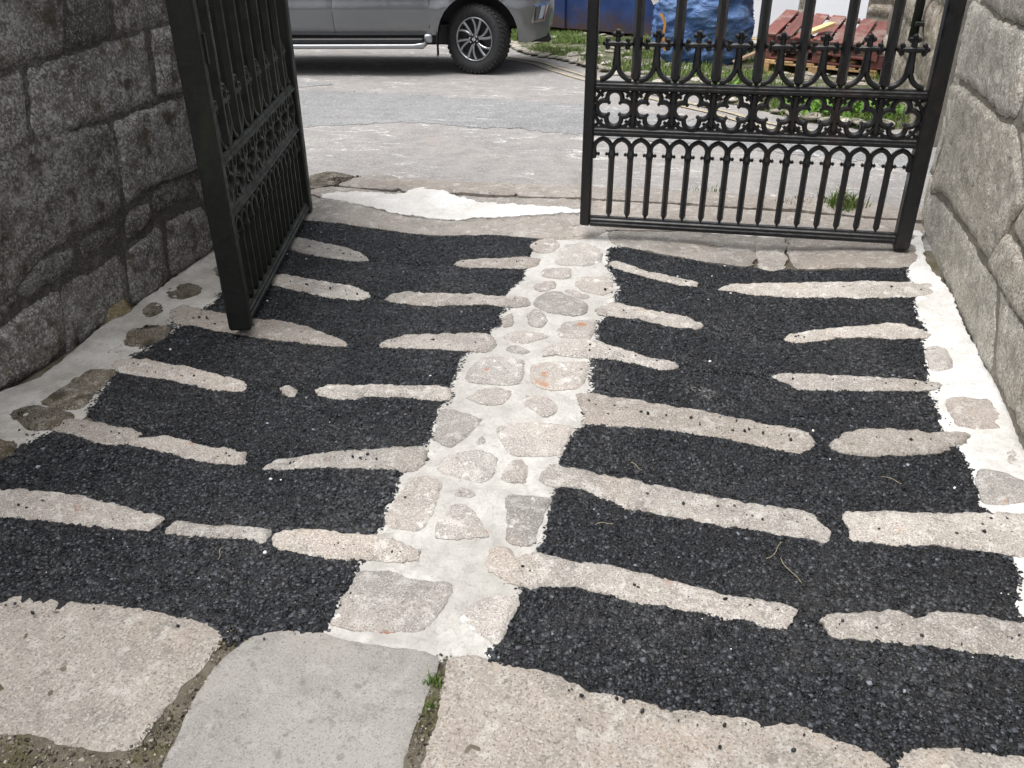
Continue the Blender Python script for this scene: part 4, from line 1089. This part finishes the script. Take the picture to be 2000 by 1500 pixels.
    for s in (-1, 1): pass
    v = [bm.verts.new(q) for q in ((-.42, -.72, 1.222), (-.42, .72, 1.222), (-.99, .60, 1.735), (-.99, -.60, 1.735))]
    bm.faces.new(v); bmesh.ops.solidify(bm, geom=bm.faces[:], thickness=.012); part('windscreen', bm, M['glass'])
    for s in (-1, 1):
        # running board with a silver lower tube
        bm = bmesh.new(); add_box(bm, (-1.62, s * .905, .375), (1.98, .15, .055)); bevelled(bm, .012); rb = part('running_board', bm, M['plastic'])
        bm = bmesh.new()
        pth = [(-2.66, .320), (-2.62, .318), (-.74, .318), (-.64, .325), (-.595, .345)]
        sweep(bm, pth, [.04, .056, .056, .075, .04], [.05, .08, .08, .09, .05])
        bmesh.ops.translate(bm, vec=(0, s * .945, 0), verts=bm.verts); part('trim', bm, M['silver'], rb, True)
        bm = bmesh.new(); add_box(bm, (-.575, s * .86, .395), (.10, .13, .10)); bevelled(bm, .03, 2); part('end_cap', bm, M['silver'], rb, True)
        bm = bmesh.new(); add_box(bm, (-.475, s * .83, .335), (.012, .17, .27)); bevelled(bm, .004); part('mud_flap', bm, M['plastic'])
        bm = bmesh.new(); add_box(bm, (-3.66, s * .83, .36), (.012, .20, .30)); bevelled(bm, .004); part('mud_flap', bm, M['plastic'])
        # fog lamp bezel in the bumper corner
        def q3(px, pz, e): return (px, s * (float(half(np.array([px]), np.array([pz]))[0]) + e), pz)
        fr_ = [(.66, .74), (.805, .755), (.765, .58), (.635, .565)]
        bm = bmesh.new()
        for i in range(4):
            a, b_ = fr_[i], fr_[(i + 1) % 4]
            A3, B3 = Vector(q3(*a, .006)), Vector(q3(*b_, .006)); dirv = (B3 - A3)
            L = dirv.length
            q = dirv.to_track_quat('X', 'Y').to_matrix()
            add_box(bm, (A3 + B3) / 2, (L + .01, .022, .022), q)
        fg = part('fog_lamp', bm, M['chrome'])
        bm = bmesh.new(); vs_ = [bm.verts.new(q3(*q, .004)) for q in fr_]; bm.faces.new(vs_); part('grille', bm, M['plastic'], fg)
        bm = bmesh.new(); vs_ = [bm.verts.new(q3(*q, .011)) for q in ((.735, .735), (.785, .74), (.750, .60), (.705, .595))]; bm.faces.new(vs_); part('lens', bm, M['lamp'], fg)
        bm = bmesh.new()
        hl = [(.45, .98), (.70, .96), (.80, .90), (.78, .84), (.62, .85)]
        vs_ = [bm.verts.new(q3(*q, .008)) for q in hl]; bm.faces.new(vs_); part('headlight', bm, M['lamp'])
        # wing mirror
        bm = bmesh.new(); add_box(bm, (-.60, s * 1.02, 1.24), (.12, .20, .16)); bevelled(bm, .03, 2); part('wing_mirror', bm, M['paint'], root, True)
        for hx in (-1.50, -2.28):
            bm = bmesh.new(); sweep(bm, [(hx, 1.02), (hx + .05, 1.028), (hx + .16, 1.028), (hx + .2, 1.02)], .025, .05); bmesh.ops.translate(bm, vec=(0, s * .935, 0), verts=bm.verts); part('door_handle', bm, M['chrome'])
    bm = bmesh.new(); add_box(bm, (.66, 0, .36), (.40, 1.2, .07)); bevelled(bm, .02); part('bumper_lip', bm, M['plastic'])
    bm = bmesh.new(); add_box(bm, (.885, 0, .88), (.03, .9, .22)); bevelled(bm, .01); gr = part('radiator_grille', bm, M['plastic'])
    bm = bmesh.new(); add_box(bm, (-1.8, 0, .42), (4.2, 1.25, .24)); bevelled(bm, .02); part('chassis', bm, M['plastic'])
    bm = bmesh.new(); add_box(bm, (.05, 0, .72), (1.1, 1.05, .5)); bevelled(bm, .03); part('wheel_well', bm, M['plastic'])
    bm = bmesh.new(); add_box(bm, (-3.15, 0, .72), (1.1, 1.05, .5)); bevelled(bm, .03); part('wheel_well', bm, M['plastic'])
    bm = bmesh.new(); add_box(bm, (0.0, 0, .40), (.12, 1.4, .12)); bevelled(bm, .02); part('axle', bm, M['plastic'])
    bm = bmesh.new(); add_box(bm, (-3.15, 0, .40), (.14, 1.4, .14)); bevelled(bm, .02); part('axle', bm, M['plastic'])
    # wheels
    RT = .382
    def wheel(cx, cyw, steer, s):
        rot = Matrix.Rotation(R(steer), 4, 'Z')
        base = Matrix.Translation((cx, cyw, RT)) @ rot @ (Matrix.Identity(4) if s < 0 else Matrix.Rotation(math.pi, 4, 'Z'))
        w = bpy.data.objects.new('wheel', None); COL.objects.link(w); w.parent = root; w.matrix_local = base
        def lathe(prof, nseg=64):
            bm = bmesh.new(); rows = []
            for i in range(nseg):
                a = 2 * math.pi * i / nseg
                rows.append([bm.verts.new((r_ * math.cos(a), y_, r_ * math.sin(a))) for y_, r_ in prof])
            for i in range(nseg):
                A_, B_ = rows[i], rows[(i + 1) % nseg]
                for j in range(len(prof) - 1): bm.faces.new((A_[j], A_[j + 1], B_[j + 1], B_[j]))
            return bm
        bm = lathe([(-.095, .240), (-.118, .262), (-.128, .305), (-.118, .345), (-.100, .366), (-.085, .374), (.085, .374), (.105, .362), (.125, .31), (.11, .24)])
        ty = obj_bm('tyre', bm, M['rubber'], w, True)
        bm = bmesh.new()
        for i in range(44):
            for j, yy in enumerate((-.078, -.028, .028, .078)):
                a = 2 * math.pi * (i + .5 * (j % 2)) / 44
                vs2 = add_box(bm, (0, 0, 0), (.034, .040, .018))
                bmesh.ops.transform(bm, matrix=Matrix.Rotation(-a, 4, 'Y') @ Matrix.Translation((0, yy, RT - .010)) @ Matrix.Rotation(R(18 if j % 2 else -18), 4, 'Z'), verts=vs2)
            a = 2 * math.pi * (i + .25) / 44
            vs2 = add_box(bm, (0, 0, 0), (.026, .014, .03)); bmesh.ops.transform(bm, matrix=Matrix.Rotation(-a, 4, 'Y') @ Matrix.Translation((0, -.108, .352)), verts=vs2)
        t_ = obj_bm('tread', bm, M['rubber'], w); t_['kind'] = 'stuff'
        bm = lathe([(-.098, .243), (-.110, .238), (-.106, .226), (-.085, .218), (.06, .210), (.09, .235)])
        rm = obj_bm('rim', bm, M['alloy'], w, True)
        bm = lathe([(-.030, .0), (-.030, .216), (-.02, .22)]); obj_bm('brake_disc', bm, M['alloy_dark'], w)
        for i in range(6):       # six pairs of spokes, swept one way
            a = 60 * i + 12
            for k2, (a0, a1, w0, w1) in enumerate(((a - 5, a - 13, .026, .032), (a + 5, a + 15, .026, .026))):
                bm = bmesh.new()
                q = []
                for t in np.linspace(0, 1, 5):
                    rr = .052 + t * .172; aa = R(a0 + (a1 - a0) * t + 9 * t * t)
                    q.append((rr * math.cos(aa), rr * math.sin(aa)))
                sweep(bm, q, list(np.linspace(w0, w1, 5)), .024)
                for v_ in bm.verts: v_.co.y += -.082 - .014 * (math.hypot(v_.co.x, v_.co.z) / .22)
                obj_bm('spoke', bm, M['alloy'], w)
        bm = lathe([(-.112, .0), (-.112, .030), (-.104, .036), (-.096, .066), (-.06, .07)], 32); hb = obj_bm('hub_cap', bm, M['alloy_dark'], w, True)
        bm = lathe([(-.1145, .012), (-.1145, .018), (-.1125, .0195), (-.1125, .0105), (-.1145, .012)], 24)
        add_box(bm, (0, -.1135, 0), (.046, .002, .007)); obj_bm('badge', bm, M['chrome'], hb)
        for i in range(6):
            a = R(60 * i + 40); bm = bmesh.new()
            bmesh.ops.create_cone(bm, cap_ends=True, segments=6, radius1=.009, radius2=.008, depth=.024, matrix=Matrix.Translation((.05 * math.cos(a), -.106, .05 * math.sin(a))) @ Matrix.Rotation(R(90), 4, 'X'))
            obj_bm('wheel_nut', bm, M['chrome'], hb)
        return w
    wheel(0, -.775, -26, -1); wheel(0, .775, -26, 1); wheel(-3.15, -.79, 0, -1); wheel(-3.15, .79, 0, 1)
truck()

# ================================================================== things beyond the verge
def zv(x, y): return float(verge_z(np.array([[x, y]]))[0])
# blue steel container
b = NB('blue_rusty_steel')
sep = b.t.nodes.new('ShaderNodeSeparateXYZ'); b.link(b.pos, sep.inputs[0])
rz = b.math('ADD', sep.outputs['Z'], b.math('MULTIPLY', b.noise(4, 5, .6), -.9))
c = b.mix(b.ramp(b.noise(1.6, 4), .4, .62), (.012, .035, .13), (.022, .06, .20))
c = b.mix(b.ramp(rz, -.95, -.55, .95, 0), c, (.075, .045, .032))
c = b.mix(b.ramp(b.noise(2.4, 6, .7), .56, .68, 0, .8), c, (.10, .07, .055))
b.color(c); b.set(Roughness=.6, Metallic=.1); b.bump(b.noise(12, 4), .2, .02)
M['blue_steel'] = b.m
a = Vector((-2.544, 10.217, 0)); e = Vector((-.55, 9.53, 0)); dv = (e - a).normalized(); nvv = Vector((-dv.y, dv.x, 0))
cont = thing('steel_container', 'rusty dark blue steel container behind the parked truck', 'container', (e.x, e.y, zv(e.x, e.y)))
cont.rotation_euler = (R(0), 0, math.atan2(dv.y, dv.x))
Lc, Hc, Dc = 3.4, 1.5, 1.7
for nm, c_, s_ in (('front_panel', (-Lc / 2, .02, Hc / 2 + .02), (Lc, .03, Hc)), ('back_panel', (-Lc / 2, Dc, Hc / 2 + .02), (Lc, .03, Hc)), ('end_panel', (-.015, Dc / 2, Hc / 2 + .02), (.03, Dc - .04, Hc)), ('end_panel', (-Lc + .015, Dc / 2, Hc / 2 + .02), (.03, Dc - .04, Hc)), ('floor_plate', (-Lc / 2, Dc / 2, .05), (Lc - .08, Dc - .06, .05)), ('rim', (-Lc / 2, .0, Hc + .03), (Lc + .04, .09, .07)), ('rim', (-Lc / 2, Dc + .02, Hc + .03), (Lc + .04, .09, .07))):
    bm = bmesh.new(); add_box(bm, c_, s_); bevelled(bm, .006); obj_bm(nm, bm, M['blue_steel'], cont)
for xx in (-.62, -1.9, -3.1):
    bm = bmesh.new(); add_box(bm, (xx, -.012, Hc / 2 + .02), (.06, .04, Hc)); bevelled(bm, .008); obj_bm('rib', bm, M['blue_steel'], cont)

# blue bulk bag
b = NB('blue_woven_sheet'); b.obj_coords()
c = b.mix(b.ramp(b.noise(5, 4), .35, .68), (.05, .12, .31), (.12, .22, .43))
c = b.mix(b.ramp(b.noise(26, 5, .7), .60, .74, 0, .4), c, (.32, .40, .52))
b.color(c); b.set(Roughness=.38, Specular_IOR_Level=.5)
nb_ = b.bump(b.noise(6, 6, .62, b.scaled((.9, .9, 1.3)), 2.2), .8, .06); b.bump(b.noise(21, 4, .6, None, 1.5), .5, .012, nb_)
M['bag'] = b.m
bag = thing('bulk_bag', 'crumpled blue bulk bag standing on the grass behind the right gate', 'bag', (.10, 6.72, zv(.10, 6.72) - .02))
nu, nw = 112, 74
V = []
for j in range(nw):
    t = j / (nw - 1)
    for i in range(nu):
        th = 2 * math.pi * i / nu
        cs, sn = math.cos(th), math.sin(th)
        k = (abs(cs) ** 3.2 + abs(sn) ** 3.2) ** (-1 / 3.2)
        r_ = (.40 + .10 * math.sin(min(1, t * 1.25) * math.pi) ** .7 + .05 * t)
        if t < .08: r_ *= .80 + .2 * (t / .08) ** .5
        x_, y_ = r_ * k * cs * 1.02, r_ * k * sn * .86
        z_ = 1.12 * t
        f1 = float(fbm(th * 2.2 + 3, z_ * 3.2, 3, 5)); f2 = float(vnoise(th * 1.5 + z_ * 3.0, z_ * 6 + math.sin(th * 2) * 2.5, 9)); f3 = float(vnoise(th * 5 + z_ * 7, z_ * 17 - th * 2, 19))
        dd = .055 * f1 + .075 * (1 - abs(f2) * 2) * .6 + .018 * (1 - 2 * abs(f3))
        V.append((x_ + cs * dd, y_ + sn * dd, z_ + .03 * f1 * t))
F = [(j * nu + i, j * nu + (i + 1) % nu, (j + 1) * nu + (i + 1) % nu, (j + 1) * nu + i) for j in range(nw - 1) for i in range(nu)]
V.append((0, 0, 1.02)); F += [((nw - 1) * nu + i, (nw - 1) * nu + (i + 1) % nu, len(V) - 1) for i in range(nu)]
mesh_np('sack', V, F, M['bag'], bag, True)
m_strap = plain('white_strap', (.62, .62, .62), .6, 0, .15, 20); m_or = plain('orange_strap', (.55, .26, .05), .6, 0, .15, 20)
def strap(pth, w_, m, y_, rz_=0):
    bm = bmesh.new(); sweep(bm, pth, w_, .006, prof=[(-.5, -.5), (.5, -.5), (.5, .5), (-.5, .5)])
    bmesh.ops.rotate(bm, cent=(0, 0, 0), matrix=Matrix.Rotation(R(rz_), 3, 'Z'), verts=bm.verts)
    bmesh.ops.translate(bm, vec=(0, y_, 0), verts=bm.verts); obj_bm('strap', bm, m, bag)
strap([(-.50, 1.10), (-.55, .90), (-.57, .80), (-.52, .72)], .07, m_strap, -.44)
strap([(-.40, .50), (-.41, .40), (-.40, .30), (-.38, .22)], .028, m_or, -.47)
strap([(.50, 1.10), (.56, .96), (.55, .86), (.52, .82)], .06, m_or, -.40)
strap([(-.46, .62), (-.42, .56), (-.40, .50)], .03, m_or, -.47)

# white boards leaning at the back
m_board = plain('white_board', (.74, .75, .80), .4, 0, .03, 3); m_edge = plain('aluminium_edge', (.5, .52, .54), .35, .8)
def board(label, p0, p1, H, lean, edge):
    p0, p1 = Vector((*p0, 0)), Vector((*p1, 0)); L = (p1 - p0).length
    o = thing('white_board', label, 'board', (p0.x, p0.y, zv(p0.x, p0.y) - .01), 'white boards leaning at the back')
    d_ = (p1 - p0).normalized(); o.rotation_euler = (R(-lean), 0, math.atan2(d_.y, d_.x))
    bm = bmesh.new(); add_box(bm, (L / 2, 0, H / 2), (L, .035, H)); bevelled(bm, .003); obj_bm('panel', bm, m_board, o)
    if edge:
        for xx in (-.012, L + .012):
            bm = bmesh.new(); add_box(bm, (xx, 0, H / 2), (.045, .05, H)); bevelled(bm, .004); obj_bm('edge_strip', bm, m_edge, o)
    return o
board('plain white board standing between the blue bag and the pallets', (.30, 9.55), (1.22, 9.20), 2.0, 5, False)
board('white board with a metal edge standing behind the red pallet', (1.30, 8.85), (2.12, 8.35), 2.0, 7, True)
o = box_obj('plank', (.42, 9.36, zv(.42, 9.36) + .02), (.9, .10, .05), plain('raw_timber', (.42, .29, .16), .7, 0, .2, 15), None, Matrix.Rotation(R(-20), 3, 'Z'), .004)
tag(o, 'pale timber length lying at the foot of the plain white board', 'timber')

# pallets
def wood(name, col, var=.25, worn=None):
    b = NB(name); b.obj_coords()
    c = b.mix(b.ramp(b.noise(7, 5, .6, b.scaled((4, .4, 4)), .6), .3, .7), tuple(v * (1 - var) for v in col), tuple(v * (1 + var) for v in col))
    if worn: c = b.mix(b.ramp(b.noise(3.2, 5, .65), .5, .64, 0, .75), c, worn)
    b.color(b.value(c, b.ramp(b.rnd(), 0, 1, .75, 1.25))); b.set(Roughness=.75); b.bump(b.noise(30, 4, .6, b.scaled((3, .3, 3))), .3, .004)
    return b.m
m_red = wood('red_painted_wood', (.17, .06, .05), .3, (.25, .19, .16)); m_pine = wood('pine', (.44, .29, .14), .2)
def pallet(label, loc, rot, tilt, m, L=1.2, D=1.0, n=7, red=False):
    o = thing('pallet', label, 'pallet', loc, 'stack of wooden pallets'); o.rotation_euler = (R(tilt[0]), R(tilt[1]), R(rot))
    pw = L / n
    for i in range(n):
        k = random.uniform(-.012, .012)
        bm = bmesh.new(); add_box(bm, (-L / 2 + pw * (i + .5) + k, random.uniform(-.012, .012), .133), (pw - .028 - (.02 if i % 3 == 1 else 0), D, .020)); bevelled(bm, .003); obj_bm('slat', bm, m, o)
    for yy in (-D / 2 + .05, 0, D / 2 - .05):
        bm = bmesh.new(); add_box(bm, (0, yy, .112), (L, .095, .020)); bevelled(bm, .003); obj_bm('stringer', bm, m, o)
        for xx in (-L / 2 + .07, 0, L / 2 - .07):
            bm = bmesh.new(); add_box(bm, (xx, yy, .061), (.14, .095, .080)); bevelled(bm, .003); obj_bm('block', bm, m, o)
        bm = bmesh.new(); add_box(bm, (0, yy, .0105), (L, .095, .020)); bevelled(bm, .003); obj_bm('bottom_board', bm, m, o)
    return o
pc = (1.46, 6.22); pz = zv(*pc) + .0
pallet('raw pine pallet at the bottom of the stack on the grass', (pc[0], pc[1], pz - .015), -9, (-1, 2), m_pine, 1.25, 1.0, 6)
pallet('red pallet in the middle of the stack, under the top one', (pc[0] + .04, pc[1] + .01, pz + .135), -11, (-1, 2), m_red, 1.28, 1.0, 7)
pallet('top red pallet of the stack with worn, tilted slats', (pc[0] + .03, pc[1] + .05, pz + .300), -12, (6, 4), m_red, 1.22, 1.1, 7)
o = box_obj('wood_offcut', (pc[0] - .07, pc[1] - .28, pz + .470), (.34, .09, .035), wood('fresh_pine', (.60, .44, .22), .12), None, (Matrix.Rotation(R(48), 3, 'Z') @ Matrix.Rotation(R(-10), 3, 'Y')), .003)
tag(o, 'fresh pale timber offcut lying on the top red pallet', 'timber')
o = box_obj('plank', (pc[0] - .72, pc[1] - .05, pz + .16), (.50, .10, .03), wood('grey_plank', (.25, .18, .12), .2), None, Matrix.Rotation(R(10), 3, 'Z') @ Matrix.Rotation(R(-24), 3, 'Y'), .003)
tag(o, 'brown plank propped against the left end of the pallets', 'timber')

# rubble wall beyond the gate on the right, and the low wall at the back
def rubble(label, face, L, H, m_block, m_core, seed, th=.4, bh=.26, cut=.0):
    w = thing('stone_wall', label, 'wall', (0, 0, 0)); w['kind'] = 'thing'; rr = random.Random(seed)
    org, ax, nn = Vector(face[0]), Vector(face[1]).normalized(), Vector(face[2]).normalized()
    to3 = lambda a_, b_, h: np.stack([org.x + ax.x * a_ + nn.x * h, org.y + ax.y * a_ + nn.y * h, org.z + b_], 1)
    bm = bmesh.new(); add_box(bm, (0, 0, 0), (L, th, H)); rot_ = Matrix((ax, Vector((-ax.y, ax.x, 0)), Vector((0, 0, 1)))).transposed()
    bmesh.ops.transform(bm, matrix=Matrix.Translation(org + ax * L / 2 - nn * (th / 2 + .004) + Vector((0, 0, H / 2))) @ rot_.to_4x4(), verts=bm.verts); obj_bm('core', bm, m_core, w)
    z = 0; k = 0
    while z < H - .1:
        h = bh * (.7 + .6 * rr.random()); h = min(h, H - z); x_ = 0
        while x_ < L - .05:
            l = bh * (.8 + 1.3 * rr.random()); l = min(l, L - x_)
            if L - x_ - l < .12: l = L - x_
            g_ = .012; jx = lambda: rr.uniform(-.02, .02)
            p = [(x_ + g_, z + g_ + abs(jx())), (x_ + l * .5, z + g_), (x_ + l - g_, z + g_ + abs(jx())), (x_ + l - g_ - abs(jx()), z + h - g_), (x_ + l * .5, z + h - g_ * .6), (x_ + g_ + abs(jx()), z + h - g_)]
            off = rr.uniform(.01, .045)
            relief('stone_block', p, .045, lambda X_, Y_, d, off=off, k=k: -.004 + (1 - np.exp(-d / .025)) * (off + .02 * fbm(X_ * 6 + k, Y_ * 6, 3, k)), to3, m_block, w, .03, .012, seed + k)
            x_ += l; k += 1
        z += h
    return w
rubble('lime-stained rubble wall beyond the right gate by the pallets', ((2.04, 5.9, -.36), (0, -1, 0), (-1, 0, 0)), 3.4, 2.2, M['outer_stone'], M['wall_mortar_light'], 800)
rubble('narrow rubble pier with ragged stones behind the red pallets', ((1.93, 7.05, -.42), (.55, -.12, 0), (-.2, -1, 0)), .42, 2.2, M['outer_stone'], M['wall_mortar_light'], 900, .3, .20)
rubble('low rough stone wall at the back behind the white boards', ((-9, 12.2, -.75), (1, -.06, 0), (-.06, -1, 0)), 15, 1.4, M['outer_stone'], M['wall_mortar'], 1000, .4, .42)
bm = bmesh.new(); bmesh.ops.create_cone(bm, cap_ends=True, segments=16, radius1=.035, radius2=.035, depth=1.6, matrix=Matrix.Translation((1.96, 3.55, 1.22)))
dp = obj_bm('drainpipe', bm, M['iron_old'], None, True); tag(dp, 'dark iron drainpipe on the rubble wall beyond the right gate', 'pipe')
for z_ in (.55, 1.3):
    bm = bmesh.new(); add_box(bm, (2.0, 3.55, z_), (.10, .11, .035)); bevelled(bm, .006); obj_bm('bracket', bm, M['iron_old'], dp)
